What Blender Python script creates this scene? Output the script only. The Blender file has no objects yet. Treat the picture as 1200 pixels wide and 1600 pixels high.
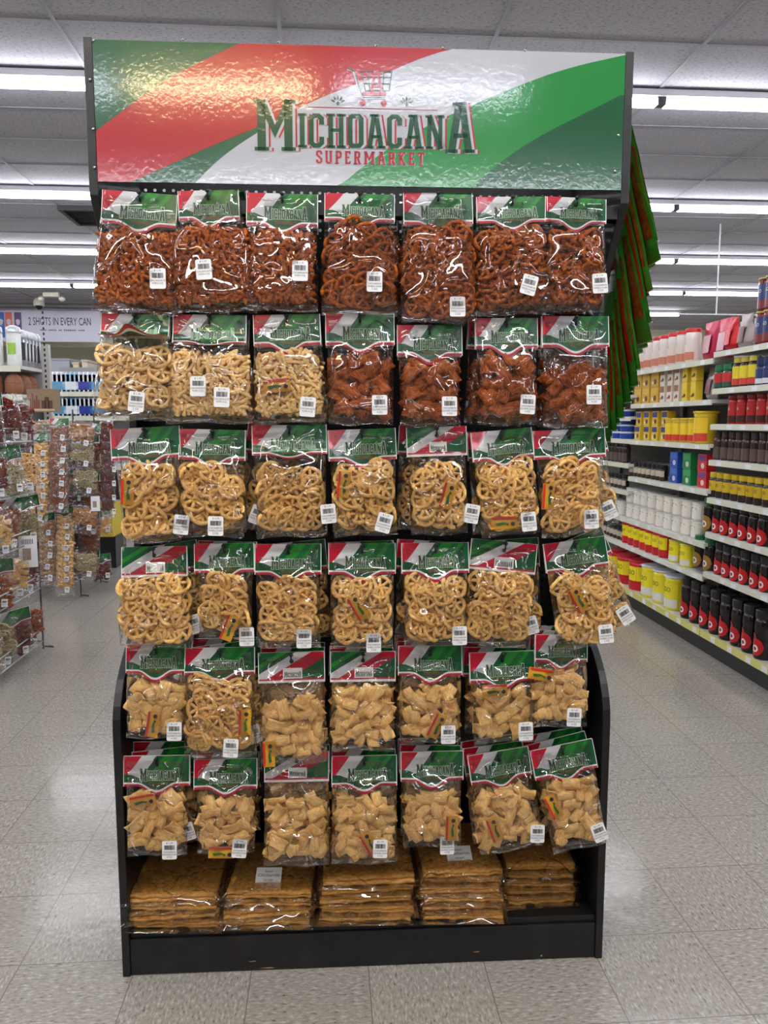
import bpy, math, random
from mathutils import Vector, Matrix, Euler, noise as mnoise

# ------------------------------------------------------------------ camera
EYE = Vector((0.0, 0.0, 1.42))
YAW, PITCH, FPX = math.radians(4.2), math.radians(6.65), 1200.0
scene = bpy.context.scene
col = scene.collection
fw = Vector((math.sin(YAW)*math.cos(PITCH), math.cos(YAW)*math.cos(PITCH), -math.sin(PITCH)))
rt = Vector((math.cos(YAW), -math.sin(YAW), 0.0))
up = rt.cross(fw)
cam_data = bpy.data.cameras.new('camera')
cam = bpy.data.objects.new('camera', cam_data)
col.objects.link(cam)
cam_data.sensor_fit = 'VERTICAL'
cam_data.sensor_height = 36.0
cam_data.sensor_width = 27.0
cam_data.lens = 27.0
cam_data.clip_start = 0.05
cam.matrix_world = Matrix((
    (rt.x, up.x, -fw.x, EYE.x), (rt.y, up.y, -fw.y, EYE.y), (rt.z, up.z, -fw.z, EYE.z), (0, 0, 0, 1)))
scene.camera = cam

# ------------------------------------------------------------------ world, exposure
scene.view_settings.view_transform = 'Standard'
scene.view_settings.look = 'None'
scene.view_settings.gamma = 1.0
scene.view_settings.exposure = 0.2
scene.view_settings.use_curve_mapping = False
scene.cycles.transparent_max_bounces = 28
scene.cycles.max_bounces = 7
scene.cycles.use_light_tree = True
world = bpy.data.worlds.new('world')
scene.world = world
world.use_nodes = True
world.node_tree.nodes['Background'].inputs[0].default_value = (0.75, 0.8, 0.9, 1)
world.node_tree.nodes['Background'].inputs[1].default_value = 0.12
TUBE = 22.0          # emission of a cool fluorescent tube

# ------------------------------------------------------------------ helpers: rays
def ray(px, py):
    return fw + rt*((px-600.0)/FPX) - up*((py-800.0)/FPX)
def at_y(px, py, Y):
    d = ray(px, py); return EYE + d*(Y/d.y)
def at_x(px, py, X):
    d = ray(px, py); return EYE + d*(X/d.x)
def at_z(px, py, Z):
    d = ray(px, py); return EYE + d*((Z-EYE.z)/d.z)
# the display stand faces the camera, turned a touch clockwise
TH = math.radians(-1.0)
DO = Vector((0.08, 1.86, 0.0))
DX = Vector((math.cos(TH), math.sin(TH), 0)); DN = Vector((math.sin(TH), -math.cos(TH), 0))  # DN points at the camera
def at_d(px, py, off=0.0):
    d = ray(px, py); o = DO + DN*off
    t = (o-EYE).dot(DN)/d.dot(DN); return EYE + d*t
def dloc(p):          # world -> display frame (x right, y away, z up)
    q = p-DO; return Vector((q.dot(DX), -q.dot(DN), q.z))
def DW(x, y, z): return DO + DX*x - DN*y + Vector((0, 0, z))

def lin(c):
    out = []
    for v in c:
        v = v/255.0
        out.append(v/12.92 if v <= 0.04045 else ((v+0.055)/1.055)**2.4)
    return (out[0], out[1], out[2], 1.0)

# ------------------------------------------------------------------ helpers: materials
MATS = {}
def mat(name, rgb, rough=0.5, metal=0.0, emit=0.0, spec=0.5, coat=0.0, noise=0.0, nscale=40.0, bump=0.0, bscale=80.0, rnd=0.0):
    if name in MATS: return MATS[name]
    m = bpy.data.materials.new(name); m.use_nodes = True
    nt = m.node_tree; b = nt.nodes['Principled BSDF']
    c = lin(rgb)
    b.inputs['Base Color'].default_value = c
    b.inputs['Roughness'].default_value = rough
    b.inputs['Metallic'].default_value = metal
    b.inputs['Specular IOR Level'].default_value = spec
    b.inputs['Coat Weight'].default_value = coat
    if emit:
        b.inputs['Emission Color'].default_value = c
        b.inputs['Emission Strength'].default_value = emit
    if noise or rnd:
        tc = nt.nodes.new('ShaderNodeTexCoord')
        hs = nt.nodes.new('ShaderNodeHueSaturation'); hs.inputs['Color'].default_value = c
        n = nt.nodes.new('ShaderNodeTexNoise'); n.inputs['Scale'].default_value = nscale
        nt.links.new(tc.outputs['Object'], n.inputs['Vector'])
        mr = nt.nodes.new('ShaderNodeMapRange')
        mr.inputs[1].default_value = 0.3; mr.inputs[2].default_value = 0.7
        mr.inputs[3].default_value = 1-noise; mr.inputs[4].default_value = 1+noise
        nt.links.new(n.outputs[0], mr.inputs[0])
        last = mr.outputs[0]
        if rnd:
            oi = nt.nodes.new('ShaderNodeObjectInfo')
            m2 = nt.nodes.new('ShaderNodeMapRange'); m2.inputs[3].default_value = 1-rnd; m2.inputs[4].default_value = 1+rnd
            nt.links.new(oi.outputs['Random'], m2.inputs[0])
            mm = nt.nodes.new('ShaderNodeMath'); mm.operation = 'MULTIPLY'
            nt.links.new(last, mm.inputs[0]); nt.links.new(m2.outputs[0], mm.inputs[1]); last = mm.outputs[0]
        nt.links.new(last, hs.inputs['Value']); nt.links.new(hs.outputs[0], b.inputs['Base Color'])
    if bump:
        tc = nt.nodes.new('ShaderNodeTexCoord')
        n = nt.nodes.new('ShaderNodeTexNoise'); n.inputs['Scale'].default_value = bscale; n.inputs['Detail'].default_value = 3
        bp = nt.nodes.new('ShaderNodeBump'); bp.inputs['Strength'].default_value = bump; bp.inputs['Distance'].default_value = 0.002
        nt.links.new(tc.outputs['Object'], n.inputs['Vector']); nt.links.new(n.outputs[0], bp.inputs['Height'])
        nt.links.new(bp.outputs[0], b.inputs['Normal'])
    MATS[name] = m
    return m

def N(nt, typ, **kw):
    n = nt.nodes.new(typ)
    for k, v in kw.items():
        if k == 'op': n.operation = v
        else: setattr(n, k, v)
    return n
def M(nt, op, a, b=None):
    n = nt.nodes.new('ShaderNodeMath'); n.operation = op
    for i, v in enumerate((a, b)):
        if v is None: continue
        if isinstance(v, (int, float)): n.inputs[i].default_value = v
        else: nt.links.new(v, n.inputs[i])
    return n.outputs[0]

def film_mat(name, rough=0.09, bump=0.5, haze=0.02):
    m = bpy.data.materials.new(name); m.use_nodes = True
    nt = m.node_tree; nt.nodes.clear()
    out = N(nt, 'ShaderNodeOutputMaterial')
    tr = N(nt, 'ShaderNodeBsdfTransparent'); tr.inputs[0].default_value = (0.992, 0.992, 0.992, 1)
    gl = N(nt, 'ShaderNodeBsdfGlossy'); gl.inputs['Roughness'].default_value = rough
    df = N(nt, 'ShaderNodeBsdfDiffuse'); df.inputs[0].default_value = (0.9, 0.9, 0.9, 1)
    fr = N(nt, 'ShaderNodeFresnel'); fr.inputs[0].default_value = 1.55
    tc = N(nt, 'ShaderNodeTexCoord')
    n1 = N(nt, 'ShaderNodeTexNoise'); n1.inputs['Scale'].default_value = 7; n1.inputs['Detail'].default_value = 1
    n2 = N(nt, 'ShaderNodeTexNoise'); n2.inputs['Scale'].default_value = 9; n2.inputs['Detail'].default_value = 2
    oi = N(nt, 'ShaderNodeObjectInfo'); of = N(nt, 'ShaderNodeVectorMath'); of.operation = 'ADD'
    rn = M(nt, 'MULTIPLY', oi.outputs['Random'], 40.0)
    nt.links.new(tc.outputs['Object'], of.inputs[0]); nt.links.new(rn, of.inputs[1])
    nt.links.new(of.outputs[0], n1.inputs['Vector']); nt.links.new(of.outputs[0], n2.inputs['Vector'])
    vo = N(nt, 'ShaderNodeTexVoronoi'); vo.feature = 'DISTANCE_TO_EDGE'; vo.inputs['Scale'].default_value = 10
    mix = N(nt, 'ShaderNodeVectorMath'); mix.operation = 'ADD'
    sc = N(nt, 'ShaderNodeVectorMath'); sc.operation = 'SCALE'; sc.inputs[3].default_value = 0.16
    nt.links.new(n2.outputs['Color'], sc.inputs[0])
    nt.links.new(of.outputs[0], mix.inputs[0]); nt.links.new(sc.outputs[0], mix.inputs[1])
    nt.links.new(mix.outputs[0], vo.inputs['Vector'])
    cre = M(nt, 'MINIMUM', vo.outputs[0], 0.06)
    h = M(nt, 'ADD', M(nt, 'MULTIPLY', n1.outputs[0], 3.2), M(nt, 'MULTIPLY', cre, 4.2))
    bp = N(nt, 'ShaderNodeBump'); bp.inputs['Strength'].default_value = bump; bp.inputs['Distance'].default_value = 0.030
    nt.links.new(h, bp.inputs['Height'])
    nt.links.new(bp.outputs[0], gl.inputs['Normal']); nt.links.new(bp.outputs[0], fr.inputs['Normal'])
    fac = M(nt, 'MINIMUM', M(nt, 'MULTIPLY', fr.outputs[0], 1.5), 0.6)
    m0 = N(nt, 'ShaderNodeMixShader'); m0.inputs[0].default_value = haze
    nt.links.new(tr.outputs[0], m0.inputs[1]); nt.links.new(df.outputs[0], m0.inputs[2])
    m1 = N(nt, 'ShaderNodeMixShader'); nt.links.new(fac, m1.inputs[0])
    nt.links.new(m0.outputs[0], m1.inputs[1]); nt.links.new(gl.outputs[0], m1.inputs[2])
    nt.links.new(m1.outputs[0], out.inputs[0])
    MATS[name] = m
    return m

# ------------------------------------------------------------------ helpers: meshes
class MB:
    def __init__(s): s.v = []; s.f = []; s.m = []; s.uv = {}
    def add(s, vs, fs, mi=0, uvs=None):
        o = len(s.v); s.v += [tuple(v) for v in vs]
        for f in fs: s.f.append(tuple(i+o for i in f)); s.m.append(mi)
        if uvs:
            for i, q in enumerate(uvs): s.uv[o+i] = q
    def box(s, a, b, mi=0):
        x0, y0, z0 = [min(p, q) for p, q in zip(a, b)]; x1, y1, z1 = [max(p, q) for p, q in zip(a, b)]
        s.add([(x0,y0,z0),(x1,y0,z0),(x1,y1,z0),(x0,y1,z0),(x0,y0,z1),(x1,y0,z1),(x1,y1,z1),(x0,y1,z1)],
              [(0,3,2,1),(4,5,6,7),(0,1,5,4),(1,2,6,5),(2,3,7,6),(3,0,4,7)], mi)
        return s
    def tube(s, pts, r, n=6, mi=0, closed=False):
        pts = [Vector(p) for p in pts]; k = len(pts); rings = []
        for i, p in enumerate(pts):
            if closed: d = pts[(i+1) % k]-pts[i-1]
            else: d = pts[min(i+1, k-1)]-pts[max(i-1, 0)]
            d.normalize()
            a = Vector((0, 0, 1)) if abs(d.z) < 0.9 else Vector((1, 0, 0))
            u = d.cross(a).normalized(); w = d.cross(u)
            rr = r[i] if isinstance(r, (list, tuple)) else r
            rings.append([p+u*math.cos(2*math.pi*j/n)*rr+w*math.sin(2*math.pi*j/n)*rr for j in range(n)])
        vs = [v for g in rings for v in g]; fs = []
        for i in range(k if closed else k-1):
            for j in range(n):
                a, b = i*n, ((i+1) % k)*n
                fs.append((a+j, a+(j+1) % n, b+(j+1) % n, b+j))
        if not closed: fs.append(tuple(range(n))[::-1]); fs.append(tuple((k-1)*n+j for j in range(n)))
        s.add(vs, fs, mi); return s
    def lathe(s, prof, n=16, c=(0, 0, 0), mi=0, cap=True):
        vs = []; fs = []
        for (r, z) in prof:
            for j in range(n):
                a = 2*math.pi*j/n; vs.append((c[0]+r*math.cos(a), c[1]+r*math.sin(a), c[2]+z))
        for i in range(len(prof)-1):
            for j in range(n):
                fs.append((i*n+j, i*n+(j+1) % n, (i+1)*n+(j+1) % n, (i+1)*n+j))
        if cap: fs.append(tuple(range(n))[::-1]); fs.append(tuple((len(prof)-1)*n+j for j in range(n)))
        s.add(vs, fs, mi); return s
    def prism(s, poly, axis, a, b, mi=0):
        # poly: list of 2-D points in the plane perpendicular to axis
        def mk(p, t):
            if axis == 'x': return (t, p[0], p[1])
            if axis == 'y': return (p[0], t, p[1])
            return (p[0], p[1], t)
        n = len(poly); vs = [mk(p, a) for p in poly]+[mk(p, b) for p in poly]
        fs = [tuple(range(n))[::-1], tuple(range(n, 2*n))]+[(i, (i+1) % n, n+(i+1) % n, n+i) for i in range(n)]
        s.add(vs, fs, mi); return s
    def merge(s, other, mtx, mi=0):
        s.add([mtx @ Vector(v) for v in other.v], other.f, mi)
    def data(s, name, mats, smooth=False):
        me = bpy.data.meshes.new(name); me.from_pydata(s.v, [], s.f)
        if not isinstance(mats, (list, tuple)): mats = [mats]
        for m in mats: me.materials.append(m)
        me.polygons.foreach_set('material_index', s.m)
        if smooth: me.polygons.foreach_set('use_smooth', [True]*len(s.f))
        if s.uv:
            ul = me.uv_layers.new(name='uv')
            for lp in me.loops: ul.data[lp.index].uv = s.uv.get(lp.vertex_index, (0, 0))
        me.update(); return me
    def build(s, name, mats, parent=None, smooth=False, bevel=0):
        return put(name, s.data(name, mats, smooth), parent, bevel=bevel)

def put(name, me, parent=None, loc=None, rot=None, scl=None, bevel=0):
    o = bpy.data.objects.new(name, me); col.objects.link(o)
    if parent: o.parent = parent
    if loc is not None: o.location = loc
    if rot is not None: o.rotation_euler = rot
    if scl is not None: o.scale = scl
    if bevel:
        b = o.modifiers.new('bevel', 'BEVEL'); b.width = bevel; b.segments = 2; b.limit_method = 'ANGLE'
    return o
def tag(o, label=None, cat=None, group=None, kind=None):
    if label: o['label'] = label
    if cat: o['category'] = cat
    if group: o['group'] = group
    if kind: o['kind'] = kind
    return o
def thing(name, label, cat, loc=(0, 0, 0), rot=(0, 0, 0), group=None):
    o = bpy.data.objects.new(name, None); col.objects.link(o); o.empty_display_size = 0.05
    o.location = loc; o.rotation_euler = rot
    return tag(o, label, cat, group)
def struct(o): o['kind'] = 'structure'; return o
def copy_tree(o, parent=None):
    c = o.copy(); col.objects.link(c); c.parent = parent
    for ch in o.children: copy_tree(ch, c)
    return c
ORD = ['first', 'second', 'third', 'fourth', 'fifth', 'sixth', 'seventh', 'eighth', 'ninth', 'tenth', 'eleventh', 'twelfth', 'thirteenth', 'fourteenth', 'fifteenth', 'sixteenth']

# ------------------------------------------------------------------ helpers: lettering
def slab(ch):
    t = .13
    def s(x, y, w=.24): return ([(x-w/2, y), (x+w/2, y)], .07)
    if ch == 'I': return .24, [([(.12, 0), (.12, 1)], t), s(.12, .035), s(.12, .965)]
    if ch == 'C': return .42, [([(.35, .68), (.35, .86), (.27, .935), (.15, .935), (.07, .86), (.07, .14), (.15, .065), (.27, .065), (.35, .14), (.35, .32)], t)]
    if ch == 'G': return .42, [([(.35, .68), (.35, .86), (.27, .935), (.15, .935), (.07, .86), (.07, .14), (.15, .065), (.27, .065), (.35, .14), (.35, .45), (.22, .45)], t)]
    if ch == 'H': return .52, [([(.12, 0), (.12, 1)], t), ([(.40, 0), (.40, 1)], t), ([(.12, .52), (.40, .52)], .10), s(.12, .035), s(.12, .965), s(.40, .035), s(.40, .965)]
    if ch == 'O': return .44, [([(.22, .935), (.13, .935), (.07, .86), (.07, .14), (.13, .065), (.31, .065), (.37, .14), (.37, .86), (.31, .935), (.215, .935)], t)]
    if ch == 'U': return .46, [([(.09, 1), (.09, .14), (.15, .065), (.31, .065), (.37, .14), (.37, 1)], t), s(.09, .965, .2), s(.37, .965, .2)]
    if ch == 'A': return .52, [([(.10, 0), (.23, 1)], t), ([(.42, 0), (.28, 1)], t), ([(.13, .34), (.39, .34)], .09), s(.10, .035, .22), s(.42, .035, .22), s(.22, .965, .22)]
    if ch == 'N': return .52, [([(.11, 0), (.11, 1)], .11), ([(.41, 0), (.41, 1)], .11), ([(.10, 1), (.42, 0)], .14), s(.11, .035, .2), s(.08, .965, .16), s(.41, .965, .2)]
    if ch == 'M': return .74, [([(.13, 0), (.13, 1)], .15), ([(.61, 0), (.61, 1)], .15), ([(.12, 1), (.37, .38), (.62, 1)], .14), s(.13, .04, .26), s(.61, .04, .26), s(.09, .965, .18), s(.65, .965, .18)]
    if ch == 'S': return .42, [([(.35, .72), (.35, .86), (.28, .935), (.14, .935), (.07, .86), (.07, .66), (.35, .36), (.35, .14), (.28, .065), (.14, .065), (.07, .14), (.07, .28)], t)]
    if ch == 'P': return .44, [([(.11, 0), (.11, 1)], t), ([(.11, .94), (.30, .94), (.37, .87), (.37, .55), (.30, .48), (.11, .48)], t), s(.11, .035)]
    if ch == 'R': return .48, [([(.11, 0), (.11, 1)], t), ([(.11, .94), (.30, .94), (.37, .87), (.37, .58), (.30, .5), (.11, .5)], t), ([(.27, .5), (.40, 0)], t), s(.11, .035), s(.41, .035, .16)]
    if ch == 'E': return .42, [([(.11, 0), (.11, 1)], t), ([(.11, .94), (.38, .94)], .11), ([(.11, .5), (.32, .5)], .10), ([(.11, .06), (.38, .06)], .11), ([(.36, .06), (.36, .22)], .07), ([(.36, .94), (.36, .78)], .07)]
    if ch == 'K': return .50, [([(.11, 0), (.11, 1)], t), ([(.12, .42), (.40, 1)], .11), ([(.20, .56), (.42, 0)], t), s(.11, .035), s(.11, .965), s(.41, .965, .18), s(.42, .035, .18)]
    if ch == 'T': return .46, [([(.23, 0), (.23, 1)], t), ([(.02, .95), (.44, .95)], .11), ([(.04, .95), (.04, .78)], .06), ([(.42, .95), (.42, .78)], .06), s(.23, .035)]
    return .3, []
def stroke(pts, th, grow=0.0):
    h = (th+grow)/2; n = len(pts); P = [Vector((p[0], p[1])) for p in pts]
    if grow:
        d = (P[0]-P[1]).normalized(); P[0] = P[0]+d*grow/2
        d = (P[-1]-P[-2]).normalized(); P[-1] = P[-1]+d*grow/2
    L = []; R = []
    for i in range(n):
        if i == 0: d = (P[1]-P[0]).normalized(); nn = Vector((-d.y, d.x)); k = 1
        elif i == n-1: d = (P[-1]-P[-2]).normalized(); nn = Vector((-d.y, d.x)); k = 1
        else:
            d1 = (P[i]-P[i-1]).normalized(); d2 = (P[i+1]-P[i]).normalized()
            n1 = Vector((-d1.y, d1.x)); n2 = Vector((-d2.y, d2.x)); nn = (n1+n2)
            nn = nn.normalized() if nn.length > 1e-4 else n1
            k = min(1.8, 1/max(0.3, nn.dot(n1)))
        L.append(P[i]+nn*h*k); R.append(P[i]-nn*h*k)
    return [(L[i], L[i+1], R[i+1], R[i]) for i in range(n-1)]
def slab_word(word, size, big=1.0, gap=.05, grow=0.0):
    """quads of a slab-serif word centred on x; first and last letters taller when big > 1"""
    x = 0; quads = []; n = len(word)
    for i, ch in enumerate(word):
        w, strokes = slab(ch)
        k = big if (big > 1 and i in (0, n-1)) else 1.0
        for pts, th in strokes:
            pts2 = [(x+p[0]*k, p[1]*k-(k-1)*0.22) for p in pts]
            quads += stroke(pts2, th*k, grow)
        x += w*k+gap
    x -= gap
    return [[((p[0]-x/2)*size, p[1]*size) for p in q] for q in quads], x*size
_TX = {}
def font_text(s, size, width=1.0):
    """flat sans lettering as (verts, faces), centred"""
    key = (s, size, width)
    if key in _TX: return _TX[key]
    cu = bpy.data.curves.new('lettering', 'FONT'); cu.body = s; cu.size = size; cu.align_x = 'CENTER'; cu.align_y = 'CENTER'
    cu.resolution_u = 2
    ob = bpy.data.objects.new('lettering', cu); col.objects.link(ob)
    dg = bpy.context.evaluated_depsgraph_get(); dg.update()
    me = ob.evaluated_get(dg).to_mesh()
    vs = [(v.co.x*width, v.co.y) for v in me.vertices]; fs = [tuple(p.vertices) for p in me.polygons]
    ob.evaluated_get(dg).to_mesh_clear()
    bpy.data.objects.remove(ob); bpy.data.curves.remove(cu)
    _TX[key] = (vs, fs); return _TX[key]
# ------------------------------------------------------------------ the setting
CEIL = 3.60
def ceiling_mat():
    m = bpy.data.materials.new('ceiling_tile'); m.use_nodes = True; nt = m.node_tree; b = nt.nodes['Principled BSDF']
    b.inputs['Roughness'].default_value = 0.85
    tc = N(nt, 'ShaderNodeTexCoord')
    mp = N(nt, 'ShaderNodeMapping'); mp.inputs['Scale'].default_value = (0.45, 1.0, 1.0); nt.links.new(tc.outputs['Object'], mp.inputs[0])
    n = N(nt, 'ShaderNodeTexNoise'); n.inputs['Scale'].default_value = 110; n.inputs['Detail'].default_value = 3; n.inputs['Distortion'].default_value = .6
    nt.links.new(mp.outputs[0], n.inputs['Vector'])
    cr = N(nt, 'ShaderNodeValToRGB'); cr.color_ramp.elements[0].position = 0.34; cr.color_ramp.elements[0].color = lin((134, 133, 140))
    cr.color_ramp.elements[1].position = 0.47; cr.color_ramp.elements[1].color = lin((174, 173, 181))
    nt.links.new(n.outputs[0], cr.inputs[0]); nt.links.new(cr.outputs[0], b.inputs['Base Color'])
    bp = N(nt, 'ShaderNodeBump'); bp.inputs['Strength'].default_value = .35; bp.inputs['Distance'].default_value = 0.002
    nt.links.new(n.outputs[0], bp.inputs['Height']); nt.links.new(bp.outputs[0], b.inputs['Normal'])
    return m
def floor_mat(x0, y0):
    m = bpy.data.materials.new('floor_tile'); m.use_nodes = True; nt = m.node_tree; b = nt.nodes['Principled BSDF']
    tc = N(nt, 'ShaderNodeTexCoord')
    sx = N(nt, 'ShaderNodeSeparateXYZ'); nt.links.new(tc.outputs['Object'], sx.inputs[0])
    T = 0.305
    ux = M(nt, 'DIVIDE', M(nt, 'SUBTRACT', sx.outputs[0], x0), T); uy = M(nt, 'DIVIDE', M(nt, 'SUBTRACT', sx.outputs[1], y0), T)
    ix = M(nt, 'FLOOR', ux); iy = M(nt, 'FLOOR', uy)
    par = M(nt, 'ABSOLUTE', M(nt, 'MODULO', M(nt, 'ADD', ix, iy), 2.0))
    fx = M(nt, 'ABSOLUTE', M(nt, 'SUBTRACT', M(nt, 'SUBTRACT', ux, ix), 0.5)); fy = M(nt, 'ABSOLUTE', M(nt, 'SUBTRACT', M(nt, 'SUBTRACT', uy, iy), 0.5))
    seam = M(nt, 'GREATER_THAN', M(nt, 'MAXIMUM', fx, fy), 0.4955)
    def flecks(scale, seed):
        mp = N(nt, 'ShaderNodeMapping'); mp.inputs['Scale'].default_value = scale; mp.inputs['Location'].default_value = (seed, seed*2, 0)
        nt.links.new(tc.outputs['Object'], mp.inputs[0])
        n = N(nt, 'ShaderNodeTexNoise'); n.inputs['Scale'].default_value = 55; n.inputs['Detail'].default_value = 5; n.inputs['Roughness'].default_value = .6
        nt.links.new(mp.outputs[0], n.inputs['Vector']); return n.outputs[0]
    fl = N(nt, 'ShaderNodeMix'); fl.data_type = 'FLOAT'
    nt.links.new(par, fl.inputs[0]); nt.links.new(flecks((1, 2.8, 1), 0), fl.inputs[2]); nt.links.new(flecks((2.8, 1, 1), 3), fl.inputs[3])
    cr = N(nt, 'ShaderNodeValToRGB'); e = cr.color_ramp.elements
    e[0].position = 0.30; e[0].color = lin((84, 77, 69)); e[1].position = 0.40; e[1].color = lin((140, 134, 126))
    x = e.new(0.55); x.color = lin((154, 149, 141)); x = e.new(0.68); x.color = lin((184, 180, 173))
    nt.links.new(fl.outputs[0], cr.inputs[0])
    wn = N(nt, 'ShaderNodeTexWhiteNoise'); cb = N(nt, 'ShaderNodeCombineXYZ'); nt.links.new(ix, cb.inputs[0]); nt.links.new(iy, cb.inputs[1]); nt.links.new(cb.outputs[0], wn.inputs[0])
    hv = N(nt, 'ShaderNodeHueSaturation'); nt.links.new(cr.outputs[0], hv.inputs['Color'])
    nt.links.new(M(nt, 'ADD', M(nt, 'MULTIPLY', wn.outputs[0], 0.06), 0.97), hv.inputs['Value'])
    mx = N(nt, 'ShaderNodeMix'); mx.data_type = 'RGBA'; nt.links.new(seam, mx.inputs[0]); nt.links.new(hv.outputs[0], mx.inputs[6]); mx.inputs[7].default_value = lin((112, 105, 97))
    nt.links.new(mx.outputs[2], b.inputs['Base Color'])
    b.inputs['Roughness'].default_value = 0.16; b.inputs['Specular IOR Level'].default_value = .6
    n = N(nt, 'ShaderNodeTexNoise'); n.inputs['Scale'].default_value = 14; n.inputs['Detail'].default_value = 5; nt.links.new(tc.outputs['Object'], n.inputs['Vector'])
    bp = N(nt, 'ShaderNodeBump'); bp.inputs['Strength'].default_value = .14; bp.inputs['Distance'].default_value = 0.01
    nt.links.new(n.outputs[0], bp.inputs['Height']); nt.links.new(bp.outputs[0], b.inputs['Normal'])
    return m
XL, XR, YB, YF = -9.0, 9.0, 18.0, -5.0
seam = at_z(1012, 1358, 0)
struct(MB().box((XL, YF, -0.1), (XR, YB, 0)).build('floor', floor_mat(seam.x, seam.y)))
ct = at_z(1040, 128, CEIL); c1 = at_z(600, 50, CEIL)
struct(MB().box((XL, YF, CEIL), (XR, YB, CEIL+0.1)).build('ceiling', ceiling_mat()))
g = MB(); gx = ct.x-1.22*7
while gx < XR:
    if gx > XL: g.box((gx-.012, YF, CEIL-.008), (gx+.012, YB, CEIL))
    gx += 1.22
gy = c1.y-.61*15
while gy < YB:
    if gy > YF: g.box((XL, gy-.012, CEIL-.007), (XR, gy+.012, CEIL-.001))
    gy += .61
struct(g.build('trim_1', mat('grid_white', (146, 146, 152), .6)))
cream = mat('wall_cream', (226, 222, 206), .7)
struct(MB().box((XL, YB, 0), (XR, YB+.1, CEIL)).build('wall_back', cream))
struct(MB().box((XL-.1, YF, 0), (XL, YB, CEIL)).build('wall_left', cream))
struct(MB().box((XR, YF, 0), (XR+.1, YB, CEIL)).build('wall_right', cream))
struct(MB().box((XL, YF-.1, 0), (XR, YF, CEIL)).build('wall_front', mat('wall_dark', (92, 88, 84), .7)))  # unseen wall behind the viewer, coloured dark to weaken reflections in the film
# bulkhead above the back-left aisle opening
bk = at_y(100, 540, 15.6)
struct(MB().box((XL, 15.6, bk.z), (-2.2, 16.0, CEIL)).build('wall_bulkhead', mat('bulkhead', (205, 200, 186), .7)))
struct(MB().box((XL, 15.55, bk.z-.02), (-2.2, 15.6, bk.z+.10)).build('trim_2', mat('bulkhead_trim', (222, 214, 190), .6)))

# ------------------------------------------------------------------ fluorescent lights
def lamp_mat(name, rgb, k):
    m = bpy.data.materials.new(name); m.use_nodes = True; nt = m.node_tree; nt.nodes.clear()
    e = N(nt, 'ShaderNodeEmission'); e.inputs[0].default_value = lin(rgb); e.inputs[1].default_value = TUBE*k
    o = N(nt, 'ShaderNodeOutputMaterial'); nt.links.new(e.outputs[0], o.inputs[0]); return m
COOL = lamp_mat('tube_cool', (246, 248, 255), 1.0); WARM = lamp_mat('tube_warm', (255, 230, 180), 1.35); COOL2 = lamp_mat('tube_cool_new', (238, 242, 255), .8)
white_metal = mat('white_enamel', (205, 205, 210), .4)
dark_metal = mat('dark_clip', (60, 60, 64), .5)
def light_data(L, m):
    h = MB().box((-L/2, -.045, -.04), (L/2, .045, 0)).data('housing', white_metal)
    t = MB().box((-L/2+.03, -.033, -.092), (L/2-.03, .033, -.052)).data('tube', m)
    ed = MB().box((-.015, -.03, -.09), (.015, .03, -.039)).data('lamp_holder', dark_metal)
    return h, t, ed
BOOSTED = lamp_mat('tube_boosted', (250, 248, 246), 2.3); LD = {(2.44, 'n'): light_data(2.44, BOOSTED), (2.44, 'c'): light_data(2.44, COOL), (1.22, 'c'): light_data(1.22, COOL2), (1.22, 'w'): light_data(1.22, WARM), (2.44, 'w'): light_data(2.44, WARM)}  # boosted tubes: emission raised on one row to brighten the display front
r1 = at_z(62, 125, CEIL-.06); r1y = r1.y
row_names = {}
def lamp(x0, y, L, label, c='c', z=CEIL-.012):
    t = thing('ceiling_light', label, 'ceiling light', (x0+L/2, y, z), (0, 0, 0), 'fluorescent strip lights under the ceiling')
    h, tb, e = LD[(L, c)]
    put('housing', h, t); put('tube', tb, t)
    for s_ in (-1, 1): put('lamp_holder', e, t, (s_*(L/2-.015), 0, 0))
NR = ['nearest', 'second nearest', 'third nearest', 'fourth nearest', 'fifth nearest']
for k in range(-2, 5):
    y = r1y+2.44*k
    j = at_z([1037, 1058, 1070, 1078, 1080][k] if k >= 0 else 1037, [148, 319, 398, 452, 484][k] if k >= 0 else 148, CEIL-.05).x if k >= 0 else 2.2
    xs = [j+2.44*i for i in range(-5, 4)]
    xs = [x for x in xs if x > XL+.1 and x+2.44 < XR-.1]
    for i, x in enumerate(xs):
        if k == 4 and x < -1.5: continue
        if k >= 0:
            # leave the dark housings at the joints of the far right rows
            lab = 'strip light in the %s lit row ahead, %s from the left wall' % (NR[k], ORD[i])
        else:
            lab = 'strip light in a row above or behind the viewer, tube %s of row %s' % (ORD[i], ORD[-k])
        lamp(x, y, 2.44, lab, 'n' if k == -2 else 'c')
# the row just behind the viewer: shorter, mixed tube colours (mirrored in the glossy sign)
for i, (x, c) in enumerate([(-5.1, 'c'), (-3.85, 'w'), (-2.62, 'c'), (-1.38, 'w'), (-.06, 'c'), (2.45, 'c'), (3.7, 'c')]):
    lamp(x, -1.45, 1.22, 'short strip light in the mixed warm and cool row behind the viewer, %s from left' % ORD[i], c)
for i, x in enumerate([-4.9, -2.45, 0.0, 2.45]):
    lamp(x, -3.6, 2.44, 'strip light in the row furthest behind the viewer, %s from left' % ORD[i])

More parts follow.
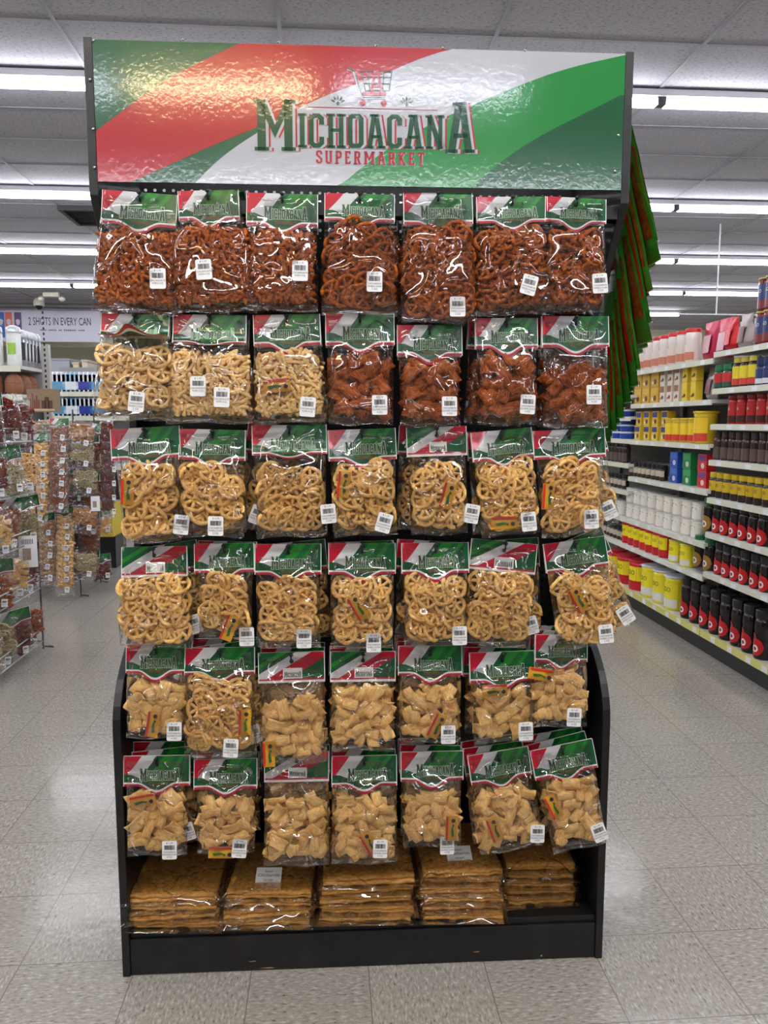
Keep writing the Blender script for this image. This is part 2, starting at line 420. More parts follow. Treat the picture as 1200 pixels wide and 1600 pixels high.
# ceiling vent, emergency light, camera, conduit at the back left
v0 = at_z(92, 322, CEIL-.01); v1 = at_z(150, 345, CEIL-.01)
t = thing('ceiling_vent', 'black square return vent in the ceiling left of the display', 'vent', (v0.x, v1.y, CEIL-.012))
w_, d_ = 1.2, v1.y-v0.y
q = MB(); q.box((0, -.62, -.05), (1.22, -.58, 0)); q.box((0, 0, -.05), (1.22, .03, 0)); q.box((0, -.58, -.05), (.04, 0, 0)); q.box((1.18, -.58, -.05), (1.22, 0, 0))
q.build('frame', mat('vent_black', (30, 30, 33), .5), t)
q = MB()
for i in range(10): q.box((.04, -.56+i*.056, -.03), (1.18, -.54+i*.056, -.01))
q.build('grille', mat('vent_black', (30, 30, 33), .5), t)
p = at_z(80, 461, CEIL-.05)
t = thing('emergency_light', 'white twin-head emergency light on the ceiling above the banner', 'emergency light', (p.x, p.y, CEIL-.009)); t.scale = (.72, .72, .72)
MB().box((-.18, -.06, -.10), (.18, .06, 0)).build('housing', mat('plastic_cream', (225, 222, 205), .5), t, bevel=.01)
for s in (-1, 1): MB().lathe([(.03, -.2), (.07, -.17), (.075, -.12), (.02, -.08)], 12, (s*.24, 0, 0)).build('lamp_head', MATS['plastic_cream'], t)
p = at_y(61, 478, 14.2)
t = thing('security_camera', 'small white dome camera above the long banner', 'camera', (p.x, p.y, p.z+.0))
MB().lathe([(.09, 0), (.09, .08), (.05, .14)], 14).build('housing', MATS['plastic_cream'], t)
MB().lathe([(.01, -.07), (.045, -.05), (.065, 0)], 14).build('lens_dome', mat('dome_black', (20, 20, 24), .1), t)
MB().tube([(0, 0, .13), (0, 0, CEIL-p.z)], .015).build('stem', white_metal, t)
c0 = at_y(0, 476, 14.6)
t = MB().tube([(XL+.1, 14.6, c0.z+.0), (-2.4, 14.6, c0.z)], .035, 8).build('conduit_pipe', mat('conduit_grey', (150, 150, 152), .4, .6)); tag(t, 'long grey conduit running above the banner', 'pipe')

# long banner with cans and lettering
BY = 15.0
a = at_y(156, 483, BY); b_ = at_y(-20, 483, BY); lo = at_y(80, 534, BY)
t = thing('advertising_banner', 'long pale banner reading 2 SHOTS IN EVERY CAN hung at the back left', 'banner', ((a.x+b_.x)/2, BY, lo.z))
H = a.z-lo.z; W2 = (a.x-b_.x)/2
MB().box((-W2, 0, 0), (W2, .02, H)).build('panel', mat('banner_lilac', (214, 212, 228), .5), t)
for i, s in enumerate((-.9, .9)): MB().tube([(s*W2, .01, H), (s*W2, .01, CEIL-lo.z)], .006).build('hanging_wire', dark_metal, t)
for k, (cx, c) in enumerate([(1, (70, 110, 190)), (13, (225, 110, 100)), (27.5, (96, 76, 130))]):
    m_ = MB(); x0 = at_y(cx-5.5, 490, BY).x-t.location.x; x1 = at_y(cx+5.5, 490, BY).x-t.location.x
    m_.box((x0, -.006, H*.12), (x1, 0, H*.93), 0); m_.box((x0, -.008, H*.88), (x1, -.006, H*.93), 1)
    m_.lathe([(.001, 0), (.05, .001)], 10, (0, 0, 0), 1, False) if False else None
    cxm = (x0+x1)/2; zz = H*.58
    m_.add([(cxm-.04, -.008, zz+.04), (cxm, -.008, zz+.06), (cxm+.04, -.008, zz+.04), (cxm+.03, -.008, zz-.03), (cxm, -.008, zz-.06), (cxm-.03, -.008, zz-.03)], [(0, 5, 4, 3, 2, 1)], 1)
    m_.build('can_picture', [mat('can_%d' % k, c, .4), mat('print_silver', (205, 205, 215), .35)], t)
vs, fs = font_text('2 SHOTS IN EVERY CAN', 1.0, 1.0)
wx = max(v[0] for v in vs)-min(v[0] for v in vs)
xa = at_y(44.5, 500, BY).x-t.location.x; xb = at_y(142, 500, BY).x-t.location.x
sc_ = (xb-xa)/wx; zc = at_y(93, 503, BY).z-lo.z
hs = (at_y(93, 496.5, BY).z-at_y(93, 509, BY).z)/.72
MB_ = MB(); MB_.add([((xa+xb)/2+v[0]*sc_, -.004, zc+v[1]*hs) for v in vs], fs)
MB_.build('lettering', mat('print_black', (28, 28, 34), .5), t)
MB_ = MB(); xx = at_y(57, 500, BY).x-t.location.x; xe = at_y(131, 500, BY).x-t.location.x; zc = at_y(93, 516, BY).z-lo.z; rr = random.Random(4)
while xx < xe:
    w_ = rr.uniform(.012, .03)
    if rr.random() > .16: MB_.box((xx, -.004, zc-.014), (xx+w_, -.001, zc+.014))
    xx += w_+.009
MB_.build('small_print', mat('print_grey', (120, 118, 128), .5), t)
# ------------------------------------------------------------------ the display stand
def black_mat():
    m = bpy.data.materials.new('black_paint'); m.use_nodes = True; nt = m.node_tree; b = nt.nodes['Principled BSDF']
    tc = N(nt, 'ShaderNodeTexCoord'); n = N(nt, 'ShaderNodeTexNoise'); n.inputs['Scale'].default_value = 18; n.inputs['Detail'].default_value = 6
    nt.links.new(tc.outputs['Object'], n.inputs['Vector'])
    cr = N(nt, 'ShaderNodeValToRGB'); e = cr.color_ramp.elements
    e[0].position = .5; e[0].color = lin((12, 12, 14)); e[1].position = .76; e[1].color = lin((30, 30, 33))
    nt.links.new(n.outputs[0], cr.inputs[0]); nt.links.new(cr.outputs[0], b.inputs['Base Color']); b.inputs['Roughness'].default_value = .42
    bp = N(nt, 'ShaderNodeBump'); bp.inputs['Strength'].default_value = .25; bp.inputs['Distance'].default_value = .004
    nt.links.new(n.outputs[0], bp.inputs['Height']); nt.links.new(bp.outputs[0], b.inputs['Normal'])
    return m
BLACK = black_mat()
def D(px, py, off=0.0): return dloc(at_d(px, py, off))
xl = D(192, 1533).x; xr = D(941, 1497).x
ztop = D(130, 60).z; zs = D(145, 284).z
stand = thing('display_stand', 'tall black snack display stand with pegboard back and curved side panels', 'display stand', DO, (0, 0, TH))
def arc(p0, c, p1, n=6):
    return [((1-t)**2*p0[0]+2*t*(1-t)*c[0]+t*t*p1[0], (1-t)**2*p0[1]+2*t*(1-t)*c[1]+t*t*p1[1]) for t in [i/n for i in range(1, n+1)]]
zb = D(180, 1085).z
def prof(zt):
    p = [(0, 0), (.455, 0), (.455, zt), (0, zt), (0, zs-.03)]
    p += [(.09, zs-.14)]+arc((.09, zs-.14), (.26, zs-.3), (.26, zs-.5))
    p += [(.26, zb+.22)]+arc((.26, zb+.22), (.24, zb+.14), (.12, zb+.07))+arc((.12, zb+.07), (.0, zb+.0), (0, zb-.1))
    return p
for s, x0, x1 in ((0, xl, xl+.02), (1, xr-.02, xr)):
    m_ = MB(); p = prof(ztop+.004)
    n = len(p); vs = [(x0, a, b) for a, b in p]+[(x1, a, b) for a, b in p]
    m_.add(vs, [tuple(range(n)), tuple(range(n, 2*n))[::-1]]+[(i, n+i, n+(i+1) % n, (i+1) % n) for i in range(n)])
    me = m_.data('side_panel', BLACK)
    o = put('side_panel', me, stand, bevel=.002)
YP = .40
# pegboard with true holes
m_ = MB(); hs_ = .0254; x0 = xl+.02; nx = int((xr-.02-x0)/hs_); z1 = ztop-.02; nz = int((z1-.14)/hs_)
m_.box((x0+nx*hs_, YP-.003, .14), (xr-.02, YP+.003, z1)); m_.box((x0, YP-.003, .10), (xr-.02, YP+.003, .14+(z1-.14-nz*hs_)+.0))
zz0 = z1-nz*hs_; r = .0045
for i in range(nx):
    for k in range(nz):
        cx, cz = x0+(i+.5)*hs_, zz0+(k+.5)*hs_; vs = []
        for j in range(8):
            a = math.pi/4*j; s8 = hs_/2
            q = [(s8, 0), (s8, s8), (0, s8), (-s8, s8), (-s8, 0), (-s8, -s8), (0, -s8), (s8, -s8)][j]
            vs.append((cx+q[0], YP-.003, cz+q[1]))
        for j in range(8):
            a = math.pi/4*j; vs.append((cx+r*math.cos(a), YP-.003, cz+r*math.sin(a)))
        m_.add(vs, [(j, 8+j, 8+(j+1) % 8, (j+1) % 8) for j in range(8)])
m_.build('pegboard', BLACK, stand)
MB().box((xl+.02, YP+.03, .0), (xr-.02, YP+.045, 1.945)).build('light_block_board', BLACK, stand)  # solid board added to keep light out of the lower peg holes
zd = D(600, 1447, 0).z
deckz = D(300, 1457, 0).z
m_ = MB(); m_.box((xl+.02, .012, deckz-.018), (xr-.02, .40, deckz)); m_.build('base_shelf', BLACK, stand, bevel=.002)
MB().box((xl+.02, 0.004, 0.002), (xr-.02, .022, deckz-.018)).build('kick_board', BLACK, stand, bevel=.002)
MB().box((xl+.02, .02, zs-.06), (xr-.02, .06, zs-.03)).build('crossbar', BLACK, stand)
MB().box((xl+.02, .02, ztop-.05), (xr-.02, .06, ztop-.02)).build('crossbar', BLACK, stand)
# scuffs on the kick board: bare wood chips with their own shape
wood = mat('bare_wood', (168, 128, 92), .8); scuff = mat('scuff_grey', (150, 150, 150), .7)
for (px, py, w, h, mm) in ((420, 1512, 17, 1.4, wood), (590, 1509, 22, 1.5, wood), (745, 1487, 8, 1.3, wood), (395, 1502, 9, 1, scuff), (846, 1493, 3, 2, scuff), (233, 1524, 11, 3, scuff)):
    c = D(px, py, -.004); rr = random.Random(px); m_ = MB(); n = 9; K = 1.7/1200
    vs = [(c.x+math.cos(6.283*j/n)*w*K*rr.uniform(.6, 1), .0036, max(.004, c.z+math.sin(6.283*j/n)*h*K*rr.uniform(.5, 1.2))) for j in range(n)]
    m_.add(vs, [tuple(range(n))[::-1]]); m_.build('paint_chip', mm, stand)

# ------------------------------------------------------------------ the header sign
def gloss(name, rgb):
    m = bpy.data.materials.new(name); m.use_nodes = True; nt = m.node_tree; b = nt.nodes['Principled BSDF']
    b.inputs['Base Color'].default_value = lin(rgb); b.inputs['Roughness'].default_value = .16; b.inputs['Coat Weight'].default_value = .8; b.inputs['Coat Roughness'].default_value = .06; b.inputs['Coat IOR'].default_value = 1.6
    tc = N(nt, 'ShaderNodeTexCoord'); n = N(nt, 'ShaderNodeTexNoise'); n.inputs['Scale'].default_value = 80; n.inputs['Detail'].default_value = 3; n.inputs['Distortion'].default_value = .5
    nt.links.new(tc.outputs['Object'], n.inputs['Vector'])
    bp = N(nt, 'ShaderNodeBump'); bp.inputs['Strength'].default_value = .3; bp.inputs['Distance'].default_value = .0008
    nt.links.new(n.outputs[0], bp.inputs['Height']); nt.links.new(bp.outputs[0], b.inputs['Coat Normal'])
    return m
SG_DG = gloss('vinyl_dark_green', (30, 84, 54)); SG_RED = gloss('vinyl_red', (162, 30, 40)); SG_W = gloss('vinyl_white', (170, 172, 178))
SG_LG = gloss('vinyl_light_green', (38, 126, 60)); SG_TX = gloss('vinyl_text_green', (10, 68, 38))
sign = thing('header_sign', 'glossy green, red and white Michoacana Supermarket sign on top of the display', 'sign', DO, (0, 0, TH))
def S(px, py): p = D(px, py, 0.0); return (p.x, p.z)
SL, SR = xl+.021, xr-.021
ctl, cbl, ctr, cbr = (SL, D(140, 62).z), (SL, D(143, 284).z), (SR, D(975, 84).z), (SR, D(965, 297).z)
zT, zB = (ctl[1]+ctr[1])/2, (cbl[1]+cbr[1])/2
MB().box((SL, -.001, zB), (SR, .006, zT)).build('panel', SG_DG, sign)
def tri_strip(m_, top, bot, y, mi=0):
    """fill between two polylines with the same number of points"""
    n = len(top)
    m_.add([(p[0], y, p[1]) for p in top]+[(p[0], y, p[1]) for p in bot], [(i, n+i, n+i+1, i+1) for i in range(n-1)], mi)
def resample(pl, n):
    L = [0]
    for a, b in zip(pl, pl[1:]): L.append(L[-1]+math.hypot(b[0]-a[0], b[1]-a[1]))
    out = []
    for i in range(n):
        t = L[-1]*i/(n-1); k = 0
        while k < len(pl)-2 and L[k+1] < t: k += 1
        u = (t-L[k])/(L[k+1]-L[k]); out.append((pl[k][0]+(pl[k+1][0]-pl[k][0])*u, pl[k][1]+(pl[k+1][1]-pl[k][1])*u))
    return out
def smooth(pl, it=2):
    for _ in range(it):
        q = [pl[0]]
        for a, b in zip(pl, pl[1:]): q += [(a[0]*.75+b[0]*.25, a[1]*.75+b[1]*.25), (a[0]*.25+b[0]*.75, a[1]*.25+b[1]*.75)]
        pl = q+[pl[-1]]
    return pl
def clip(p): return (min(max(p[0], SL), SR), min(max(p[1], zB), zT))
def curve_pts(px): return [clip(q) for q in resample(smooth([S(*p) for p in px]), 28)]
cA = curve_pts([(387, 62), (267, 119), (208, 161), (141, 212)])          # green / red
cB = curve_pts([(724, 71), (654, 92), (604, 115), (517, 146), (462, 171), (400, 200), (333, 227), (267, 257), (205, 285)])   # red / wedge or white
cC = curve_pts([(470, 167), (430, 190), (400, 209), (367, 230), (333, 257), (305, 287)])   # wedge / white
cD = curve_pts([(978, 86), (883, 107), (800, 138), (737, 165), (675, 192), (604, 234), (558, 267), (528, 294)])  # white / light green
cE = curve_pts([(970, 149), (904, 182), (842, 213), (783, 252), (734, 297)])   # light / dark green
m_ = MB()
Y1 = -.0014
tri_strip(m_, cA, cB, Y1, 0); m_.add([(cA[-1][0], Y1, cA[-1][1]), (SL, Y1, zB), (cB[-1][0], Y1, cB[-1][1])], [(0, 1, 2)], 0)
# white: from cB (right part) and cC to cD
wt = curve_pts([(724, 71), (654, 92), (604, 115), (517, 146), (470, 167), (430, 190), (400, 209), (367, 230), (333, 257), (305, 287)])
tri_strip(m_, wt, cD, -.0012, 1); m_.add([(wt[0][0], -.0012, zT), (cD[0][0], -.0012, cD[0][1]), (SR, -.0012, zT)], [(0, 1, 2)], 1)
tri_strip(m_, cD, cE, -.0013, 2)
m_.add([(cD[0][0], -.0013, cD[0][1]), (cE[0][0], -.0013, cE[0][1]), (SR, -.0013, cE[0][1]), (SR, -.0013, cD[0][1])], [(0, 1, 2, 3)], 2)
m_.build('stripes', [SG_RED, SG_W, SG_LG], sign)
def word_on_sign(name, word, p0, p1, hpx, big, layers, gap=.05):
    a = D(*p0); b = D(*p1); quads, w = slab_word(word, 1.0, big, gap)
    sx = (b.x-a.x)/w; h = hpx*(D(600, 200).z-D(600, 201).z); sz = h; cx = (a.x+b.x)/2; slope = (b.z-a.z)/(b.x-a.x)
    for k, (mm, grow, dx, dz) in enumerate(layers):
        qs, _ = slab_word(word, 1.0, big, gap, grow); m_ = MB()
        for q in qs: m_.add([(cx+p[0]*sx+dx, -.0018-.00035*k, a.z+slope*(cx+p[0]*sx-a.x)+p[1]*sz+dz) for p in q], [(3, 2, 1, 0)])
        m_.build(name if k == len(layers)-1 else name+'_shadow', mm, sign)
word_on_sign('lettering', 'MICHOACANA', (398, 230), (741, 234), 53, 1.5, [(SG_RED, 0, .0105, -.0015), (SG_W, .02, .0055, -.0008), (SG_TX, 0, 0, 0)], .055)
word_on_sign('small_lettering', 'SUPERMARKET', (494, 255.5), (663, 259), 20, 1, [(SG_W, .05, .001, -.0005), (SG_RED, .02, 0, 0)], .2)
# shopping-cart emblem
m_ = MB()
def sp(px, py, y=-.0022): q = D(px, py); return (q.x, y, q.z)
def flat_line(m_, pts, wpx, mi, y):
    K = D(600, 200).z-D(600, 201).z; P = [D(*p) for p in pts]
    for q in stroke([(p.x, p.z) for p in P], wpx*K): m_.add([(v[0], y, v[1]) for v in q], [(3, 2, 1, 0)], mi)
flat_line(m_, [(543, 108), (553, 112), (560, 138), (566, 154), (602, 154)], 3.4, 1, -.0021)
flat_line(m_, [(543, 107.5), (554, 112), (561, 137), (567, 153), (601, 153)], 1.6, 2, -.0024)
flat_line(m_, [(566, 147), (603, 147)], 6, 0, -.0020)
for pts in ([(564, 112), (571, 142), (608, 142), (612, 113), (564, 112)], [(566, 121), (610, 121.5)], [(568, 131), (609, 131.5)], [(575, 112), (578, 142)], [(600, 113), (598, 142)]): flat_line(m_, pts, 1.5, 2, -.0021)
for pts in ([(580, 146), (586, 113), (590, 113), (597, 146)], [(582, 135), (594, 135)]): flat_line(m_, pts, 4.2, 0, -.0024)
for cx, cy in ((566.5, 161), (599.5, 162)):
    c = D(cx, cy); R = 5*(D(600, 200).z-D(600, 201).z)
    m_.add([(c.x+R*math.cos(a*.5236), -.0022, c.z+R*math.sin(a*.5236)) for a in range(12)], [tuple(range(12))[::-1]], 0)
m_.build('cart_emblem', [SG_RED, SG_W, SG_TX], sign)
m_ = MB(); flat_line(m_, [(482, 167.5), (684, 172.5)], .9, 0, -.0021)
m_.build('rule_line', SG_RED, sign)
for cx, cy in ((528, 157), (635, 158)):
    m_ = MB(); K = D(600, 200).z-D(600, 201).z; c = D(cx, cy+5)
    m_.add([(c.x, -.0022, c.z+3.5*K), (c.x+3*K, -.0022, c.z), (c.x, -.0022, c.z-3.5*K), (c.x-3*K, -.0022, c.z)], [(0, 1, 2, 3)])
    for a in (-64, -34, 0, 34, 64):
        d = Vector((math.sin(math.radians(a)), math.cos(math.radians(a)))); n_ = Vector((d.y, -d.x))
        P = [d*4.5, d*8.5+n_*1.5, d*13, d*8.5-n_*1.5]
        m_.add([(c.x+p.x*K, -.0022, c.z+p.y*K) for p in P], [(0, 1, 2, 3)])
    m_.build('leaf_emblem', SG_TX, sign)
steel = mat('steel', (190, 190, 195), .25, .9)
for (px, py) in ((146, 64), (286, 62), (435, 66), (588, 71), (692, 75), (820, 79), (141, 125), (146, 202), (148, 262), (966, 212), (961, 268)):
    c = D(px, py); MB().lathe([(.0035, 0), (.003, .002), (.001, .003)], 8).build('screw', steel, sign).matrix_local = Matrix.Translation((c.x, -.0016, c.z)) @ Matrix.Rotation(math.pi/2, 4, 'X')
# ------------------------------------------------------------------ snack pieces
def snack_mat(name, c0, c1, c2, spots=0.0, streak=False):
    m = bpy.data.materials.new(name); m.use_nodes = True; nt = m.node_tree; b = nt.nodes['Principled BSDF']
    tc = N(nt, 'ShaderNodeTexCoord'); oi = N(nt, 'ShaderNodeObjectInfo')
    ad = N(nt, 'ShaderNodeVectorMath'); ad.operation = 'ADD'; nt.links.new(tc.outputs['Object'], ad.inputs[0]); nt.links.new(oi.outputs['Random'], ad.inputs[1])
    mp = N(nt, 'ShaderNodeMapping'); mp.inputs['Scale'].default_value = (1, 1, 5) if streak else (1, 1, 1); nt.links.new(ad.outputs[0], mp.inputs[0])
    n = N(nt, 'ShaderNodeTexNoise'); n.inputs['Scale'].default_value = 90 if streak else 130; n.inputs['Detail'].default_value = 4
    nt.links.new(mp.outputs[0], n.inputs['Vector'])
    cr = N(nt, 'ShaderNodeValToRGB'); e = cr.color_ramp.elements
    e[0].position = .3; e[0].color = lin(c0); e[1].position = .72; e[1].color = lin(c2); x = e.new(.5); x.color = lin(c1)
    nt.links.new(n.outputs[0], cr.inputs[0])
    hv = N(nt, 'ShaderNodeHueSaturation'); nt.links.new(cr.outputs[0], hv.inputs['Color'])
    nt.links.new(M(nt, 'ADD', M(nt, 'MULTIPLY', oi.outputs['Random'], .22), .9), hv.inputs['Value'])
    nt.links.new(hv.outputs[0], b.inputs['Base Color']); b.inputs['Roughness'].default_value = .5; b.inputs['Specular IOR Level'].default_value = .2
    bp = N(nt, 'ShaderNodeBump'); bp.inputs['Strength'].default_value = .5; bp.inputs['Distance'].default_value = .0015
    nt.links.new(n.outputs[0], bp.inputs['Height']); nt.links.new(bp.outputs[0], b.inputs['Normal'])
    return m
PLAIN = snack_mat('snack_plain', (212, 160, 84), (238, 190, 114), (250, 216, 150))
PALE = snack_mat('snack_pale', (224, 178, 110), (238, 200, 138), (247, 216, 164))
CHILE = snack_mat('snack_chile', (100, 44, 8), (164, 82, 24), (200, 116, 46))
PL_SQ = snack_mat('snack_plain_strip', (214, 160, 84), (240, 192, 118), (250, 216, 152), streak=True)
CH_SQ = snack_mat('snack_chile_strip', (90, 38, 8), (156, 76, 24), (196, 112, 44), streak=True)
SHEET = snack_mat('snack_sheet', (184, 124, 52), (214, 156, 78), (232, 184, 108), streak=True)

def mk_wheel(seed):
    r = random.Random(seed); m = MB(); R = .0262; n = 20; el = r.uniform(.86, 1.0); ph = r.random()*6
    b1, b2 = r.uniform(-.0035, .0035), r.uniform(-.003, .003)
    def pt(rad, a):
        x = rad*math.cos(a); z = rad*el*math.sin(a)*(1+.05*math.sin(3*a+ph))
        y = b1*(x*x-z*z)/(R*R)+b2*(x*z)/(R*R)*1.5+.0012*math.sin(2*a+ph)
        return (x, y, z)
    m.tube([pt(R*(1+.03*math.sin(5*i+ph)), 2*math.pi*i/n) for i in range(n)], [.0050*(1+.12*math.sin(i*1.7+ph)) for i in range(n)], 6, closed=True)
    m.tube([pt(.0055, 2*math.pi*i/6) for i in range(6)], .0048, 6, closed=True)
    for k in range(6):
        a = 2*math.pi*k/6+r.uniform(-.12, .12); m.tube([pt(.004, a), pt(.013, a), pt(R, a)], .0043, 5)
    return m
def mk_square(seed):
    r = random.Random(seed); m = MB(); L = r.uniform(.035, .050); W = r.uniform(.022, .030); nx, nz = 7, 6
    k1, k2, tw = r.uniform(-.009, .009), r.uniform(-.012, .012), r.uniform(-.35, .35); T = r.uniform(.0024, .0036)
    vs = []
    for s in (-1, 1):
        for i in range(nx):
            for j in range(nz):
                u, v = i/(nx-1)*2-1, j/(nz-1)*2-1
                x, z = u*L/2*(1+.05*math.sin(v*3+seed)), v*W/2*(1+.07*math.sin(u*4+seed))
                edge = (1-abs(v)**3*.6)*(1-abs(u)**5*.5)
                y = k1*u*u+k2*v*v*.6+tw*x*v*.25+s*T*edge+.0007*math.sin(j*2.6+u*2+seed)
                vs.append((x, y, z))
    o = nx*nz; fs = []
    for i in range(nx-1):
        for j in range(nz-1):
            a = i*nz+j; fs.append((a, a+nz, a+nz+1, a+1)); fs.append((o+a, o+a+1, o+a+nz+1, o+a+nz))
    for i in range(nx-1): fs.append((i*nz, o+i*nz, o+(i+1)*nz, (i+1)*nz)); a = i*nz+nz-1; fs.append((a, a+nz, o+a+nz, o+a))
    for j in range(nz-1): fs.append((j, j+1, o+j+1, o+j)); a = (nx-1)*nz+j; fs.append((a, o+a, o+a+1, a+1))
    m.add(vs, fs); return m
def mk_curl(seed):
    r = random.Random(seed); m = MB(); L = r.uniform(.022, .030); c = r.uniform(-.006, .006); R = r.uniform(.0042, .0048); ph = r.random()*6
    pts = []; rs = []
    for t in (-1, -.95, -.85, -.6, -.2, .2, .6, .85, .95, 1):
        pts.append((t*L/2, .001*math.sin(3*t+ph), c*(1-t*t)))
        rs.append(R*(1 if abs(t) < .8 else max(.12, (1-((abs(t)-.8)/.2)**2)**.5 if abs(t) < 1 else .12))*(1+.2*math.cos(t*6+ph)))
    m.tube(pts, rs, 7); return m
def mk_pasta(seed):     # for the small background bags: crumbly chips
    return mk_square(seed)
KIND = {'wheel': (mk_wheel, 5), 'square': (mk_square, 7), 'curl': (mk_curl, 5)}
PIECE = {}
PARTNAME = {'wheel': 'wheel_snack', 'square': 'strip_snack', 'curl': 'curl_snack'}
for k, (fn, nv) in KIND.items():
    PIECE[k] = [fn(100+i) for i in range(nv)]
PD = {}
def piece_data(kind, mm):
    key = (kind, mm.name)
    if key not in PD: PD[key] = [q.data(PARTNAME[kind], mm, True) for q in PIECE[kind]]
    return PD[key]
def spots(kind, x0, x1, z0, z1, T, seed, wob=.018, dens=1.0):
    """layered random packing; returns (layer, loc, rot, variant)"""
    r = random.Random(seed); md = {'wheel': .034, 'square': .0265, 'curl': .0108}[kind]/dens
    mg = {'wheel': .0235, 'square': .016, 'curl': .012}[kind]
    lay = {'wheel': (.4, -.15, -.6), 'square': (.8, .1, -.5), 'curl': (.35, -.2, -.65)}[kind]
    tries = {'wheel': 260, 'square': 420, 'curl': 2200}[kind]; out = []
    ph = r.random()*6; sg1 = r.choice((-1, 1)); sg2 = r.choice((-1, 1))
    for li, ly in enumerate(lay):
        P = []
        for _ in range(tries):
            x = r.uniform(x0+mg, x1-mg); z = r.uniform(z0+mg, z1-mg*.6)
            tp = z1-mg*.6-wob*.7*abs(math.sin((x-x0)/(x1-x0)*5+ph))-.014*max(0, abs((x-(x0+x1)/2)/((x1-x0)/2))-.6)*2.5
            if z > tp: continue
            if any((x-a)**2+(z-b)**2 < md*md for a, b in P): continue
            P.append((x, z))
            u = (x-(x0+x1)/2)/((x1-x0)/2); bt = min(1, max(.3, (z-z0)/.05))
            y = (ly*T*(1-u**4*.6)+r.uniform(-.003, .003))*min(1, max(.25, (z1+.012-z)/.05))*bt
            tl = .45 if kind == 'square' else (.22 if kind == 'wheel' else .12)
            if kind == 'wheel' and r.random() < .12: tl = .8
            if kind == 'wheel' and tl < .5:   # wheels lie on one another like scales
                ex_, ez_ = sg1*.34+r.uniform(-.08, .08), sg2*.24+r.uniform(-.08, .08); y += r.uniform(-.002, .002)
            else: ex_, ez_ = r.uniform(-tl, tl), r.uniform(-tl, tl)*.6
            rot = (Euler((ex_, 0, ez_)).to_matrix() @ Euler((0, r.uniform(0, 6.283), 0)).to_matrix()).to_euler()
            out.append((li, Vector((x, y, z)), rot, r.randrange(len(PIECE[kind]))))
    return out

# ------------------------------------------------------------------ header cards
def art_mat(name, flip):
    m = bpy.data.materials.new(name); m.use_nodes = True; nt = m.node_tree; b = nt.nodes['Principled BSDF']
    uv = N(nt, 'ShaderNodeUVMap'); uv.uv_map = 'uv'; s = N(nt, 'ShaderNodeSeparateXYZ'); nt.links.new(uv.outputs[0], s.inputs[0]); u, v = s.outputs[0], s.outputs[1]
    n = N(nt, 'ShaderNodeTexNoise'); n.inputs['Scale'].default_value = 3.0; nt.links.new(uv.outputs[0], n.inputs['Vector'])
    if not flip: d = M(nt, 'ADD', u, M(nt, 'ADD', M(nt, 'MULTIPLY', v, .30), M(nt, 'MULTIPLY', M(nt, 'MULTIPLY', v, v), .08)))
    else: d = M(nt, 'MULTIPLY', M(nt, 'ADD', u, M(nt, 'MULTIPLY', v, .78)), .5)
    cr = N(nt, 'ShaderNodeValToRGB'); cr.color_ramp.interpolation = 'CONSTANT'; e = cr.color_ramp.elements
    R_, W_, G_, B_, G2 = (176, 18, 44), (196, 196, 198), (12, 80, 42), (30, 118, 38), (18, 98, 40)
    st = [(0, R_), (.27, W_), (.50, G_), (.60, B_), (.76, G2), (.86, B_), (.93, G_)] if not flip else [(0, G_), (.16, B_), (.22, G_), (.28, W_), (.40, R_), (.57, G_)]
    e[0].position = 0; e[0].color = lin(st[0][1]); e[1].position = st[1][0]; e[1].color = lin(st[1][1])
    for p, c in st[2:]: x = e.new(p); x.color = lin(c)
    nt.links.new(d, cr.inputs[0]); last = cr.outputs[0]
    if not flip:   # green hill at the lower left, and along the lower edge
        h = M(nt, 'ADD', M(nt, 'MULTIPLY', M(nt, 'SUBTRACT', u, .12), .55), M(nt, 'MULTIPLY', M(nt, 'ABSOLUTE', M(nt, 'SUBTRACT', u, .12)), .4))
        hill = M(nt, 'GREATER_THAN', M(nt, 'SUBTRACT', v, M(nt, 'MINIMUM', h, .33)), .62)
        mx = N(nt, 'ShaderNodeMix'); mx.data_type = 'RGBA'; nt.links.new(hill, mx.inputs[0]); nt.links.new(last, mx.inputs[6]); mx.inputs[7].default_value = lin((16, 78, 46)); last = mx.outputs[2]
    nt.links.new(last, b.inputs['Base Color']); b.inputs['Roughness'].default_value = .22; b.inputs['Coat Weight'].default_value = .3
    return m
ART = art_mat('card_art_front', False); ART2 = art_mat('card_art_back', True)
CARD_W = mat('card_white', (222, 222, 218), .5); CARD_R = mat('card_red', (176, 20, 46), .4); CARD_K = mat('card_ink', (12, 42, 24), .4); CARD_BR = mat('card_brown_ink', (120, 52, 20), .5)
STK = mat('sticker_white', (232, 232, 232), .45); INK = mat('ink_black', (30, 30, 34), .6); HOOK = mat('hook_black', (14, 14, 16), .35)
FILM = film_mat('clear_film', .045, .7, .004); FILM2 = film_mat('clear_film_soft', .12, .5, .02)
